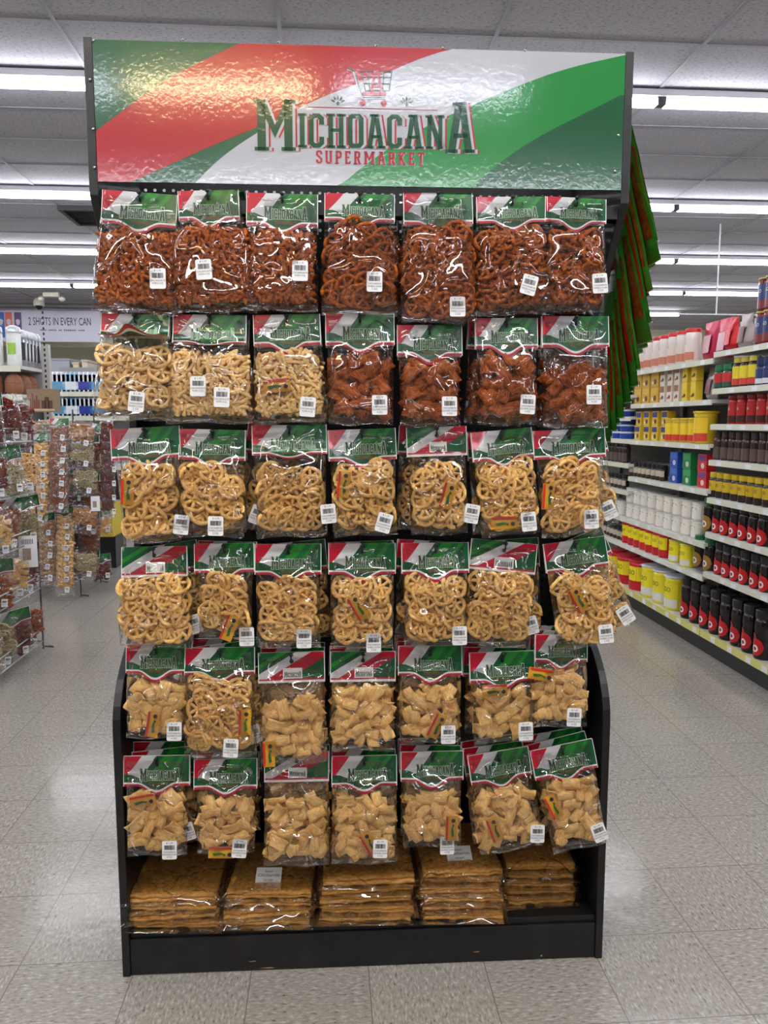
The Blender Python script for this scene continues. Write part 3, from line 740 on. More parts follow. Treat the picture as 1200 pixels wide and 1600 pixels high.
def header_card(root, w, flip, seed, fold=0.0, hscale=1.0, detail=True):
    """folded card over the bag top; z=0 is its top edge. fold>0: lower edge curls towards the viewer"""
    r = random.Random(seed); h = .078*hscale*(w/.178)**.5; tong = .023 if not flip else 0.0; nu = 22; rows = [0, .15, .35, .55, .75, .87, .925, 1.0]
    k1, k2 = r.uniform(-.004, .004), r.uniform(-.5, .5)
    def bend(x, z):
        t = -z/h; y = -.0035*t-.0005+k1*math.cos(x/w*5+k2*3)*t
        if fold: y -= fold*max(0, t-.55)**2*.12*(1+.4*x/w)
        return y
    def bot(u):
        a = abs(u-.5)
        return h+tong*(0 if a > .3 else (math.cos(a/.3*math.pi)*.5+.5))
    def P(u, f, front=1):
        x = (u-.5)*w; z = -bot(u)*f; y = bend(x, z); zz = z
        if fold: zz = z+fold*max(0, -z/h-.55)**2*.10
        return (x, y if front else .006+.004*f, zz)
    m = MB(); vs = [P(i/nu, f) for f in rows for i in range(nu+1)]; uvs = [(i/nu, bot(i/nu)*f/h) for f in rows for i in range(nu+1)]
    base = len(m.v)
    for k in range(len(rows)-1):
        mi = 0 if k < 5 else (1 if k == 5 else 2)
        if flip and k == 6: mi = 1
        if flip and k == 5: mi = 2
    fs0 = []; o = 0
    m.add(vs, [], 0, uvs)
    for k in range(len(rows)-1):
        mi = 0 if k < 5 else ((1 if k == 5 else 2) if not flip else (2 if k == 5 else 1))
        for i in range(nu):
            a = k*(nu+1)+i; m.f.append((a, a+nu+1, a+nu+2, a+1)); m.m.append(mi if (0 < i < nu-1 or mi) else 0)
    o = len(m.v)
    m.add([P(0, f, 0) for f in rows]+[P(1, f, 0) for f in rows], [], 0, [(0, f) for f in rows]+[(1, f) for f in rows])
    for k in range(len(rows)-1): m.f.append((o+k, o+8+k, o+8+k+1, o+k+1)); m.m.append(1)
    m.f.append((0, nu, o+8, o)); m.m.append(1)
    # thin white side edges
    e = .0016
    for s in (0, 1):
        o = len(m.v); vv = []
        for f in rows: p = P(s, f); q = P(s+(e/w if s == 0 else -e/w), f); vv += [(p[0], p[1]-.0004, p[2]), (q[0], q[1]-.0004, q[2])]
        m.add(vv, [(2*k, 2*k+2, 2*k+3, 2*k+1) for k in range(len(rows)-1)], 1)
    card = m.build('header_card', [ART2 if flip else ART, CARD_W, CARD_R], root, True)
    if not detail: return card, h+tong*.4
    def on(x, z, d): return (x, bend(x, z)-d, z+(fold*max(0, -z/h-.55)**2*.10 if fold else 0))
    if not flip:
        for nm, grow, mm, d, dz in (('lettering_outline', .15, CARD_W, .0006, -.0006), ('lettering', 0, CARD_K, .0009, 0)):
            qs, ww = slab_word('MICHOACANA', 1.0, 1.35, .05, grow); m = MB(); sx = w*.60/ww
            for q in qs: m.add([on(p[0]*sx+w*.05, -h*.80+p[1]*h*.30, d) for p in q], [(3, 2, 1, 0)])
            m.build(nm, [mm], card) if nm == 'lettering' else None
            if nm != 'lettering':
                m.build(nm, mat('card_outline', (150, 178, 150), .5), card)
        qs, ww = slab_word('SUPERMARKET', 1.0, 1, .1); m = MB(); sx = w*.30/ww
        for q in qs: m.add([on(p[0]*sx+w*.05, -h*.97+p[1]*h*.10, .0007) for p in q], [(3, 2, 1, 0)])
        m.build('small_lettering', CARD_BR, card)
    else:
        m = MB(); m.add([on(x, z, .0006) for x, z in ((-w*.13, -h*.87), (w*.16, -h*.87), (w*.16, -h*.52), (-w*.13, -h*.52))], [(0, 1, 2, 3)]); m.build('name_patch', CARD_W, card)
        qs, ww = slab_word('MICHOACANA', 1.0, 1.3, .06); m = MB(); sx = w*.25/ww
        for q in qs: m.add([on(p[0]*sx+w*.015, -h*.82+p[1]*h*.15, .001) for p in q], [(3, 2, 1, 0)])
        m.build('lettering', CARD_K, card)
    m = MB(); n = 10; zc = -h*.30
    m.add([on(math.cos(6.283*j/n)*.0052, zc+math.sin(6.283*j/n)*.0052, .0008) for j in range(n)], [tuple(range(n))[::-1]])
    m.build('hang_hole', HOOK, card)
    return card, h+tong*.4

def film_pillow(root, w0, w1, ztop, H, T, seed, mm=None, nx=22, nz=34, amp=1.0, y0=0.0):
    r = random.Random(seed); sd = Vector((r.uniform(0, 50), r.uniform(0, 50), r.uniform(0, 50)))
    m = MB(); cr = [(r.uniform(-.5, .5), r.uniform(.1, .9), r.uniform(-1.2, 1.2), r.uniform(.5, 1)) for _ in range(7)]
    def prof(u, t):
        s = min(1, max(0, (t-.02)/.35)); s = s*s*(3-2*s); e = min(1, max(0, (1-t-.03)/.10)); e = e**.6
        return (T*s*e+.002)*max(0, 1-abs(u)**5)**.6
    def wr(u, t, side):
        x, z = u*w1/2, t*H; p = Vector((x, z, side*3))+sd
        a = mnoise.noise(p*9)*.006+mnoise.noise(p*22)*.0012
        rg = 1-min(1, abs(mnoise.noise(Vector((p.x*10+p.y*5, p.y*6, p.z))))*5); a += rg*.0035
        for (cu, ct, ang, k) in cr:
            dx, dz = (u-cu)*w1/2, (t-ct)*H; dd = abs(dx*math.cos(ang)+dz*math.sin(ang)); al = -dx*math.sin(ang)+dz*math.cos(ang)
            if dd < .006 and abs(al) < .06: a += k*.0038*(1-dd/.006)*(1-abs(al)/.06)
        s = min(1, max(0, (1-abs(u))/.15)); e = min(1, max(.15, (1-t)/.08))
        return a*s*amp*e
    for side in (1, -1):
        vs = []
        for j in range(nz+1):
            t = j/nz; ww = (w0+(w1-w0)*min(1, t*1.6))*(1+.012*math.sin(t*9+sd.x))
            zb_ = 0
            for i in range(nx+1):
                u = i/nx*2-1
                th = prof(u, t)*(1 if side > 0 else .8)
                y = -side*th-(wr(u, t, side) if side > 0 else wr(u, t, side)*.3)
                vs.append((u*ww/2, y+y0, ztop-t*(H+ztop)+.0025*math.sin(u*4+sd.y)*t))
        fs = []
        for j in range(nz):
            for i in range(nx):
                a = j*(nx+1)+i; fs.append((a, a+nx+1, a+nx+2, a+1) if side > 0 else (a, a+1, a+nx+2, a+nx+1))
        m.add(vs, fs)
    return m.build('clear_bag', mm or FILM, root, True)

# price sticker and sauce sachet meshes, shared
def sticker_data():
    w, h, r = .036, .046, .004; P = []
    for cx, cz, a0 in ((w/2-r, h/2-r, 0), (-w/2+r, h/2-r, 90), (-w/2+r, -h/2+r, 180), (w/2-r, -h/2+r, 270)):
        for k in range(4): a = math.radians(a0+30*k); P.append((cx+r*math.cos(a), cz+r*math.sin(a)))
    a = MB(); a.prism(P, 'y', -.0004, .0004); base = a.data('price_sticker', STK)
    b = MB(); rr = random.Random(5); x = -.0125
    while x < .0125: ww = rr.choice((.0005, .0009, .0014)); b.box((x, -.0008, .001), (x+ww, -.0005, .0125)); x += ww+rr.choice((.0005, .0008))
    bars = b.data('barcode', INK)
    c = MB()
    def tx(s, size, x, z, wd=1.0):
        vs, fs = font_text(s, size, wd); c.add([(v[0]+x, -.0007, v[1]+z) for v in vs], fs)
    tx('$ 1.19', .0062, 0, .0178); 
    return base, bars, c, tx
def sticker_set(lines):
    base, bars, c, tx = sticker_data()
    for i, s in enumerate(lines): tx(s, .0062, 0, -.0048-.0062*i, .78 if len(s) > 9 else .95)
    return base, bars, c.data('price_print', INK)
ST = {'wheel': sticker_set(['CHICHARRON', 'WHEELS PLAIN', '2 OZ']), 'square': sticker_set(['CHICHARRON', 'SQUARES PLAIN', '4 OZ']), 'curl': sticker_set(['CACAHUATE', 'PUFFS 4 OZ'])}
def sticker(root, kind, loc, rot=0, s=1.0):
    a, b, c = ST[kind]; o = put('price_sticker', a, root, loc, (0, rot, 0), (s, 1, s)); put('barcode', b, o); put('price_print', c, o); return o
SY = mat('sachet_yellow', (206, 150, 40), .3); SR_ = mat('sachet_red', (196, 40, 24), .3); SGN = mat('sachet_green', (44, 92, 34), .4)
def sachet_data():
    a = MB(); n = 8; L, W = .072, .033; vs = []
    for i in range(n+1):
        for j in range(5):
            u, v = i/n*2-1, j/4*2-1; vs.append((v*W/2, -.004*(1-u**4)*(1-v*v), u*L/2))
    fs = [(i*5+j, i*5+j+1, (i+1)*5+j+1, (i+1)*5+j) for i in range(n) for j in range(4)]
    o = MB(); o.add(vs, [f for f in fs]); o.add([(x, -y*.6+.0005, z) for x, y, z in vs], [f[::-1] for f in fs])
    body = o.data('sauce_sachet', SY)
    b = MB(); b.add([(-.0165, -.0045, -.034), (-.0105, -.0050, -.034), (-.0105, -.0050, .034), (-.0165, -.0045, .034)], [(0, 1, 2, 3)], 0)
    b.add([(-.0, -.0055, -.024), (.008, -.0055, -.02), (.004, -.0055, .004), (.009, -.0055, .010), (.003, -.0055, .014), (-.002, -.0055, -.002)], [tuple(range(6))], 1)
    b.add([(.004+.006*math.cos(a*.628), -.0055, .024+.006*math.sin(a*.628)) for a in range(10)], [tuple(range(10))[::-1]], 2)
    return body, b.data('sachet_print', [SR_, SGN, INK])
SAC = sachet_data()
def sachet(root, loc, rot, s=1.0):
    o = put('sauce_sachet', SAC[0], root, loc, rot, (s, s, s)); put('sachet_print', SAC[1], o); return o

_fill = {}
def filling_data(kind, mm, var, w, z1, H, T):
    key = (kind, mm.name, var)
    if key in _fill: return _fill[key]
    m = MB()
    for li, loc, rot, v in spots(kind, -w/2, w/2, -H, z1, T, 900+var*7+len(kind), dens=.92):
        if li == 2 or li == 0: m.merge(PIECE[kind][v], Matrix.Translation(loc) @ rot.to_matrix().to_4x4())
    _fill[key] = m.data('snack_filling', mm, True); return _fill[key]

def bag(root, kind, mm, hw, bw, H, flip, seed, ctop, stickers=(), sachets=(), fold=0, hscale=1.0, individual=True, T=.021):
    """all in the bag's own frame: x right, y away from the viewer, z up, hanging from z = 0"""
    card, hh = header_card(root, hw, flip, seed, fold, hscale)
    film_pillow(root, hw*.95, bw, -.012, H, T+.008, seed)
    ctop = max(ctop, hh-.006)
    x0, x1 = -bw/2+.004, bw/2-.004
    if individual:
        sp_ = spots(kind, x0, x1, -H+.016, -ctop, T*.8, seed)
        pd = piece_data(kind, mm); rest = MB(); n = 0
        front = [q for q in sp_ if True]
        front.sort(key=lambda q: q[1].y)
        lim = 96
        for q in front:
            li, loc, rot, v = q; n += 1
            if n <= lim: put(PARTNAME[kind], pd[v], root, loc, rot)
            else: rest.merge(PIECE[kind][v], Matrix.Translation(loc) @ rot.to_matrix().to_4x4())
        if rest.v: tag(rest.build('curl_snacks_behind' if kind == 'curl' else 'snack_filling', mm, root, True), kind='stuff')
    else:
        fd = filling_data(kind, mm, seed % 2, .15, -.085, .26, T*.8)
        put('snack_filling', fd, root, None, None, (bw/.158, 1, 1))
    for (x, z, a) in stickers:
        u = min(.92, abs(x)/(bw/2)); e = min(1, max(.1, ((H+z)/H-.03)/.10))**.6
        sticker(root, kind, (x, -(T+.008)*max(.2, 1-u**5)**.6*e-.0065, z), a)
    for (x, z, a) in sachets: sachet(root, (x, -T*.95-.003, z), (0, a, 0), .88)
# ------------------------------------------------------------------ the hanging bags
# (row, col, header-left px, header-right px, bag bottom y, body x-left, body x-right at the bottom, kind, colour, flip, content top y,
#  stickers [(px, py, tilt)], sachets [(px, py, tilt)], extra dict)
B = [
 (0,0,(160,297),(278,304),484,140,272,'curl','c',0,352,[(247,436,-4)],[],{}),
 (0,1,(278,303),(372,292),484,252,384,'curl','c',0,346,[(319,422,-2)],[],{'b':[(.045,-7,1)]}),
 (0,2,(385,300),(497,305),482,388,498,'curl','c',0,350,[(469,424,0)],[],{}),
 (0,3,(507,303),(617,303),488,498,616,'wheel','c',0,334,[(585,441,0)],[],{'hs':.85,'b':[(.02,-3,1)]}),
 (0,4,(630,303),(738,300),500,622,738,'wheel','c',0,352,[(715,479,0)],[],{}),
 (0,5,(744,310),(855,305),488,736,860,'wheel','c',0,350,[(826,446,16)],[],{'hs':.8}),
 (0,6,(852,303),(947,315),482,858,956,'wheel','c',0,356,[(937,443,-6)],[],{'hs':.85}),
 (1,0,(158,492),(265,490),654,140,262,'wheel','l',0,522,[(214,628,4)],[],{'fold':1,'b':[(.035,-4,1)]}),
 (1,1,(270,492),(385,492),660,258,392,'curl','l',0,540,[(310,604,0),(347,621,2)],[],{'fold':.4}),
 (1,2,(395,493),(500,490),660,396,508,'curl','l',0,540,[(481,636,6)],[(432,602,85)],{}),
 (1,3,(508,490),(616,490),662,514,614,'square','c',0,548,[(593,633,0)],[],{}),
 (1,4,(620,508),(722,508),665,626,718,'square','c',0,556,[(702,635,0)],[],{}),
 (1,5,(742,497),(840,497),663,748,840,'square','c',0,548,[(824,632,4)],[],{'b':[(-.035,3,0)]}),
 (1,6,(846,495),(951,493),667,848,946,'square','c',0,570,[(927,617,0)],[],{}),
 (2,0,(172,673),(280,663),850,188,278,'wheel','p',0,722,[(282,820,10)],[(198,768,4)],{}),
 (2,1,(280,671),(384,671),840,274,376,'wheel','p',0,712,[(337,822,0)],[],{}),
 (2,2,(393,660),(510,668),840,418,526,'wheel','p',0,728,[(513,803,-4)],[],{'fold':.35,'b':[(-.05,7,1)]}),
 (2,3,(512,673),(618,668),838,522,618,'wheel','p',0,716,[(600,817,18)],[(537,757,8)],{}),
 (2,4,(635,660),(728,674),836,674,762,'wheel','p',1,722,[(738,803,12)],[(700,775,18)],{'b':[(-.055,4,0)]}),
 (2,5,(735,678),(830,666),838,748,840,'wheel','p',0,708,[(826,815,0)],[(788,817,92)],{}),
 (2,6,(832,674),(945,668),840,848,944,'wheel','p',0,716,[(923,811,0)],[(858,776,6)],{'b':[(.035,-9,1)],'hs':.9}),
 (3,0,(190,858),(292,850),1018,178,290,'wheel','p',1,888,[],[],{'b':[(.06,-6,1)]}),
 (3,1,(303,848),(397,850),1003,318,400,'wheel','p',0,888,[(384,997,0)],[(358,982,22)],{}),
 (3,2,(398,850),(502,850),1015,402,500,'wheel','p',0,890,[(475,998,0)],[],{'b':[(.035,-4,0)]}),
 (3,3,(513,850),(618,848),1018,516,612,'wheel','p',0,888,[(584,1005,0)],[(560,950,-30)],{}),
 (3,4,(627,848),(732,848),1014,636,732,'wheel','p',0,892,[(718,993,0)],[],{'b':[(-.03,3,0)]}),
 (3,5,(737,840),(840,852),1014,726,826,'wheel','p',1,886,[],[],{'b':[(.05,-7,1)]}),
 (3,6,(848,850),(945,838),1016,876,968,'wheel','p',0,890,[(946,990,2)],[(905,938,-20)],{'b':[(.045,-11,1)]}),
 (4,0,(197,1006),(290,1008),1160,200,290,'square','p',0,1062,[(272,1143,0)],[(238,1133,8)],{}),
 (4,1,(288,1014),(398,1010),1192,286,396,'wheel','p',0,1056,[(361,1168,4)],[(382,1130,2)],{'hs':.85,'b':[(.035,-5,1)]}),
 (4,2,(403,1020),(507,1018),1200,410,512,'square','p',1,1090,[],[(420,1180,0)],{}),
 (4,3,(516,1018),(618,1018),1180,520,616,'square','p',1,1070,[],[],{}),
 (4,4,(622,1010),(722,1008),1168,624,718,'square','p',0,1068,[(700,1147,0)],[(683,1136,26)],{}),
 (4,5,(733,1022),(835,1015),1166,738,830,'square','p',0,1064,[(821,1142,0)],[(774,1080,88)],{'b':[(-.03,2,0)]}),
 (4,6,(836,992),(918,992),1142,832,916,'square','p',0,1044,[(896,1120,2)],[(846,1055,100)],{}),
 (5,0,(193,1182),(297,1180),1346,198,290,'square','p',0,1232,[(265,1328,0)],[(222,1253,80)],{'b':[(.03,-4,1)]}),
 (5,1,(303,1186),(402,1186),1342,312,400,'square','p',0,1244,[(374,1326,4)],[(345,1334,92)],{}),
 (5,2,(413,1176),(514,1174),1362,412,512,'square','p',1,1244,[],[],{}),
 (5,3,(518,1182),(620,1180),1358,520,620,'square','p',0,1240,[(594,1325,2)],[(578,1320,-30)],{}),
 (5,4,(626,1176),(724,1173),1332,630,718,'square','p',0,1234,[(700,1326,0)],[(706,1296,2)],{}),
 (5,5,(730,1182),(825,1166),1338,752,850,'square','p',0,1228,[(840,1303,10)],[(774,1298,-12)],{'b':[(-.02,1,0)]}),
 (5,6,(828,1176),(925,1152),1336,860,944,'square','p',0,1216,[(936,1300,-10)],[(866,1262,-16)],{'b':[(-.02,-2,0)]}),
]
MT = {('wheel','c'): CHILE, ('curl','c'): CHILE, ('square','c'): CH_SQ, ('wheel','p'): PLAIN, ('wheel','l'): PALE, ('curl','l'): PALE, ('square','p'): PL_SQ}
KN = {'wheel': 'wheels', 'curl': 'curls', 'square': 'squares'}
CN = {'c': 'red chile', 'p': 'plain golden', 'l': 'pale yellow'}
RN = ['top', 'second', 'third', 'fourth', 'fifth', 'bottom']
COLN = ['far left', 'second from left', 'third from left', 'middle', 'third from right', 'second from right', 'far right']
OFF = -.012
def hang(root_name, label, group, top, pitch, roll):
    return thing(root_name, label, 'snack bag', top, (pitch, roll, TH), group)
BAGLIST = []
for (row, colm, L, R, by, bl, br_, kind, cc, flip, cty, stk, sac, ex) in B:
    seed = row*17+colm*5+3
    pl, pr = at_d(*L, OFF), at_d(*R, OFF); top = (pl+pr)/2; hw = (pr-pl).length
    cx = (L[0]+R[0])/2; cyt = (L[1]+R[1])/2
    # roll from the header tilt, minus the display's own perspective slope
    roll = -math.atan2((pr-pl).z, Vector((pr.x-pl.x, pr.y-pl.y)).length)
    bot = at_d((bl+br_)/2, by, OFF+.03); H = (top-bot).length
    bodyroll = -math.atan2((bot-top).dot(DX), top.z-bot.z)*-1
    # the bag hangs between the two angles
    rollb = roll*.35+(-bodyroll*-1)*-.65 if False else roll
    bw = (at_d(br_, by, OFF+.03)-at_d(bl, by, OFF+.03)).length*1.02
    rnd = random.Random(seed)
    pitch = -math.radians(rnd.uniform(4.5, 6.5))
    # mean of header roll and the direction of the body
    bd = math.atan2(-(bot-top).dot(DX), top.z-bot.z)
    rr_ = roll*.5+bd*.5
    body = 'bag of %s %s, %s row, %s' % (CN[cc], KN[kind], RN[row], COLN[colm])
    if flip: body += ', reversed card'
    elif ex.get('fold', 0) >= 1: body += ', folded card'
    root = hang('snack_bag', 'front '+body, 'hanging bags of '+CN[cc]+' '+KN[kind], top, pitch, rr_)
    mtx = (Matrix.Translation(top) @ Euler((pitch, rr_, TH)).to_matrix().to_4x4()).inverted()
    def loc2(px, py):
        # intersect the ray with the bag's own front plane
        o = mtx @ EYE; d = (mtx.to_3x3()) @ ray(px, py); t = (-.03-o.y)/d.y; q = o+d*t; return q.x, q.z
    def act(px, py):
        o = mtx @ EYE; d = (mtx.to_3x3()) @ ray(px, py); t = (0-o.y)/d.y; q = o+d*t; return q.x, q.z
    Hb = -loc2((bl+br_)/2, by)[1]; ctop = -act(cx, cty)[1]
    st = [(*loc2(a, b), math.radians(c)) for a, b, c in stk]; sa = [(*loc2(a, b), math.radians(c)) for a, b, c in sac]
    bag(root, kind, MT[(kind, cc)], hw, bw, Hb, flip, seed, ctop, st, sa, ex.get('fold', 0), ex.get('hs', 1.0))
    # bags behind on the same hook
    behind = ex.get('b', [(rnd.uniform(-.010, .010), rnd.uniform(-2, 2), 0)])
    if row >= 4: behind = behind+[(rnd.uniform(-.012, .012), rnd.uniform(-2, 2), 0)]
    kb = kind
    for i, (dx, dr, sk) in enumerate(behind):
        t2 = top+DX*dx*.25-DN*(.044*(i+1))+Vector((0, 0, -.002+.001*i))
        lab_ = ('half hidden bag of %s %s behind another, %s row, %s' if i == 0 else 'mostly hidden bag of %s %s deep behind, %s row, %s') % (CN[cc], KN[kb], RN[row], COLN[colm])
        rt2 = hang('snack_bag', lab_, 'bags tucked behind the front bags', t2, pitch*.75, rr_+math.radians(dr)*1.35)
        card, hh = header_card(rt2, hw, 0, seed+60+i, 0, 1.0, detail=False)
        film_pillow(rt2, hw*.95, bw*.97, -.012, Hb-.004, .024, seed+50+i, nx=14, nz=20)
        fd = filling_data(kb, MT[(kind, cc)], (seed+i) % 2, .15, -.085, .26, .016)
        put('snack_filling', fd, rt2, None, None, (bw/.162, 1, Hb/.275))
        if sk:
            sticker(rt2, kb, ((.045 if dx > 0 else -.035), -.030, -Hb+.045), math.radians(-10 if dx > 0 else 12))
    # the hook that carries them
    tl = dloc(top)
    hk = MB(); zz = tl.z-.022
    hk.tube([(tl.x, YP-.004, zz+.012), (tl.x, tl.y+.02, zz+.003), (tl.x, tl.y-.004, zz+.001), (tl.x, tl.y-.012, zz+.006), (tl.x, tl.y-.013, zz+.016)], .0024, 6)
    hk.lathe([(.001, -.006), (.0062, 0), (.001, .006)], 8, (tl.x, tl.y-.013, zz+.018))
    hk.build('peg_hook', HOOK, stand, True)

# ------------------------------------------------------------------ green bags hanging on the right flank, seen edge-on
GRN = mat('pouch_green', (72, 156, 52), .25, coat=.3, noise=.15, nscale=30); ORG = mat('pouch_orange', (150, 84, 30), .3, noise=.5, nscale=60); REDP = mat('pouch_red', (205, 40, 26), .3)
PTS = [((984,182),(1030,375)), ((981,206),(1031,405)), ((978,240),(1022,452)), ((974,280),(1018,503)), ((971,318),(1019,532)), ((968,350),(1003,576)), ((965,385),(996,602)), ((961,420),(985,628)), ((958,455),(976,652)), ((955,490),(964,672)), ((952,520),(954,690))]
for i, (a, b) in enumerate(PTS):
    for s in range(3):
        Yb = 1.97+.012*i+s*.05
        p0 = at_y(a[0]-s*5, a[1]+s*11, Yb); p1 = at_y(b[0]-s*8, b[1]+s*9, Yb)
        Lg = (p1-p0).length; tilt = math.atan2(p1.x-p0.x, p0.z-p1.z)
        t = thing('snack_pouch', '%s green snack pouch hanging edge-on at the right flank, %s cluster from top' % (['front', 'middle', 'rear'][s], ORD[i]), 'snack pouch', p0, (0, -tilt, random.Random(i*3+s).uniform(-.12, .12)), 'green pouches hanging on the right flank')
        m = MB(); n = 16; w = .13; rr = random.Random(i*7+s)
        for side in (-1, 1):
            vs = []
            for j in range(n+1):
                v = j/n; e = min(1, v/.25, (1-v)/.12+.05)
                for k in range(7):
                    u = k/6; th = .0105*e*(math.sin(math.pi*min(1, max(0, u)))**.5)+.0006
                    vs.append((side*th+.0012*math.sin(v*9+i+u*3)*e, u*w, -v*Lg))
            fs = [(j*7+k, j*7+k+1, (j+1)*7+k+1, (j+1)*7+k) if side > 0 else (j*7+k, (j+1)*7+k, (j+1)*7+k+1, j*7+k+1) for j in range(n) for k in range(6)]
            m.add(vs, fs)
        m.build('pouch_body', GRN, t, True)
        m = MB()
        for side in (-1, 1):      # printed chip picture bands on both faces
            vs = []
            for j in range(9):
                v = .22+.6*j/8
                for k in range(5):
                    u = .04+.5*k/4; e = min(1, v/.25, (1-v)/.12+.05); th = .0112*e*(math.sin(math.pi*u)**.5)+.0009
                    vs.append((side*th+.0012*math.sin(v*9+i+u*3)*e, u*w, -v*Lg))
            m.add(vs, [(j*5+k, j*5+k+1, (j+1)*5+k+1, (j+1)*5+k) for j in range(8) for k in range(4)])
        m.build('picture_panel', ORG if (i+s) % 3 else REDP, t, True)
        m = MB(); m.box((-.0008, -.003, -Lg-.003), (.0008, w, -Lg+.001)); m.build('bottom_seal', CARD_W, t)
        hx = (p0-DO).dot(DX)-xr; MB().tube([(0, .05, -.004), (.004, .05, .006), (-.01, .05, .01), (-hx-.0, .05, .01+hx*math.sin(tilt)*.0)], .002).build('hook_loop', HOOK, t)

# ------------------------------------------------------------------ flat packs of fried sheets on the base shelf
def sheet_data(seed, W=.20, Dp=.24):
    r = random.Random(seed); m = MB(); nx, ny = 22, 14
    vs = []
    for s in (-1, 1):
        for i in range(nx+1):
            for j in range(ny+1):
                u, v = i/nx, j/ny; e = mnoise.noise(Vector((u*6, v*5, seed)))
                x = (u-.5)*W+(.004*mnoise.noise(Vector((v*9, seed, 1))) if i in (0, nx) else 0); y = v*Dp+(.004*mnoise.noise(Vector((u*9, seed, 4))) if j in (0, ny) else 0)
                vs.append((x, y, .0025*e+.0014*math.sin(u*22+seed)+s*.0040))
    o = (nx+1)*(ny+1); fs = []
    for i in range(nx):
        for j in range(ny):
            a = i*(ny+1)+j; fs.append((a, a+1, a+ny+2, a+ny+1)); fs.append((o+a, o+a+ny+1, o+a+ny+2, o+a+1))
    for i in range(nx):
        a = i*(ny+1); fs.append((a, a+ny+1, o+a+ny+1, o+a)); a += ny; fs.append((a, o+a, o+a+ny+1, a+ny+1))
    for j in range(ny):
        a = j; fs.append((a, o+a, o+a+1, a+1)); a = nx*(ny+1)+j; fs.append((a, a+1, o+a+1, o+a))
    m.add(vs, fs); return m.data('fried_sheet', SHEET, True)
SH = [sheet_data(i) for i in range(4)]
def wrap_data(seed, hgt, W=.218, Dp=.26):
    m = MB(); n = 20; ny = 12; vs = []
    sdv = Vector((seed*3.1, 0, 0))
    for s in (0, 1):
        for i in range(n+1):
            for j in range(ny+1):
                u, v = i/n*2-1, j/ny
                e = max(0, 1-abs(u)**8)**.5*min(1, max(.0, (v+.0)/.08))**.5
                x = u*W/2; y = -.030+v*Dp
                w = mnoise.noise(Vector((u*9, v*12, seed)))*.004+(1-min(1, abs(mnoise.noise(Vector((u*11, v*7, seed+5))))*5))*.0035
                z = (hgt+.003+w)*e*s+(1-e)*hgt*.5*(1 if s else .9)
                vs.append((x, y, max(0.0006, z)))
    o = (n+1)*(ny+1); fs = []
    for i in range(n):
        for j in range(ny):
            a = i*(ny+1)+j; fs.append((o+a, o+a+ny+1, o+a+ny+2, o+a+1))
            fs.append((a, a+1, a+ny+2, a+ny+1))
    m.add(vs, fs); return m.data('plastic_wrap', FILM, True)
WR = {h: [wrap_data(i, h) for i in range(3)] for h in (.017, .024)}
lab = MB(); lab.box((-.034, -.001, -.021), (.034, 0, .021)); LABD = lab.data('paper_label', STK)
def label_print():
    m = MB()
    for s, size, z, w in (('Super', .010, .010, .9), ('Chicharron', .0125, -.001, 1.0), ('SQUARE', .007, -.014, 1)):
        vs, fs = font_text(s, size, w); m.add([(v[0], -.0014, v[1]+z) for v in vs], fs)
    return m.data('label_print', INK)
LP = label_print()
# (x-left, x-right px, bottom y, number, sheets per pack, pack height, label px or None)
STACKS = [(197, 344, 1452, 4, 2, .0235, None), (346, 490, 1446, 4, 2, .0235, (420, 1367)), (497, 652, 1447, 5, 2, .0235, None), (657, 790, 1432, 6, 2, .0215, (717, 1333)), (797, 915, 1410, 5, 2, .0215, None)]
SN = ['far left stack', 'second stack from left', 'middle stack', 'second stack from right', 'far right stack']
for k, (xa, xb, yb, n, ns, ph, lb) in enumerate(STACKS):
    c = D((xa+xb)/2, yb, .0); W = D(xb, yb).x-D(xa, yb).x; rr = random.Random(k+40)
    for i in range(n):
        top_ = i == n-1
        z = deckz+.001+i*ph; y = .014 + (0.0 if k != 4 else .05)+rr.uniform(-.006, .008)+i*.003; x = c.x+rr.uniform(-.007, .007)
        rz = math.radians(rr.uniform(-3.5, 3.5))
        p = DW(x, y, z)
        t = thing('flat_snack_pack', 'flat fried sheet pack, %s, %s from bottom%s' % (SN[k], ORD[i], ', paper label on top' if (lb and top_) else ''), 'snack pack', p, (0, 0, TH+rz), 'flat packs on the base shelf')
        hh = .017 if ph < .022 else .0175
        for q in range(ns): put('fried_sheet', SH[rr.randrange(4)], t, (0, rr.uniform(.0, .006), .0056+q*.0092), (0, 0, math.radians(rr.uniform(-1, 1))), (W*.93/.2, 1, 1))
        put('plastic_wrap', WR[.017][rr.randrange(3)], t, None, None, (W/.210, 1, 1.12))
        if lb and top_:
            w = at_z(lb[0], lb[1], z+.03); q = Matrix.Translation(p) @ Matrix.Rotation(TH+rz, 4, 'Z'); l = q.inverted() @ w
            o = put('paper_label', LABD, t, (l.x, l.y, .0295), (math.radians(-62), 0, 0)); put('label_print', LP, o)
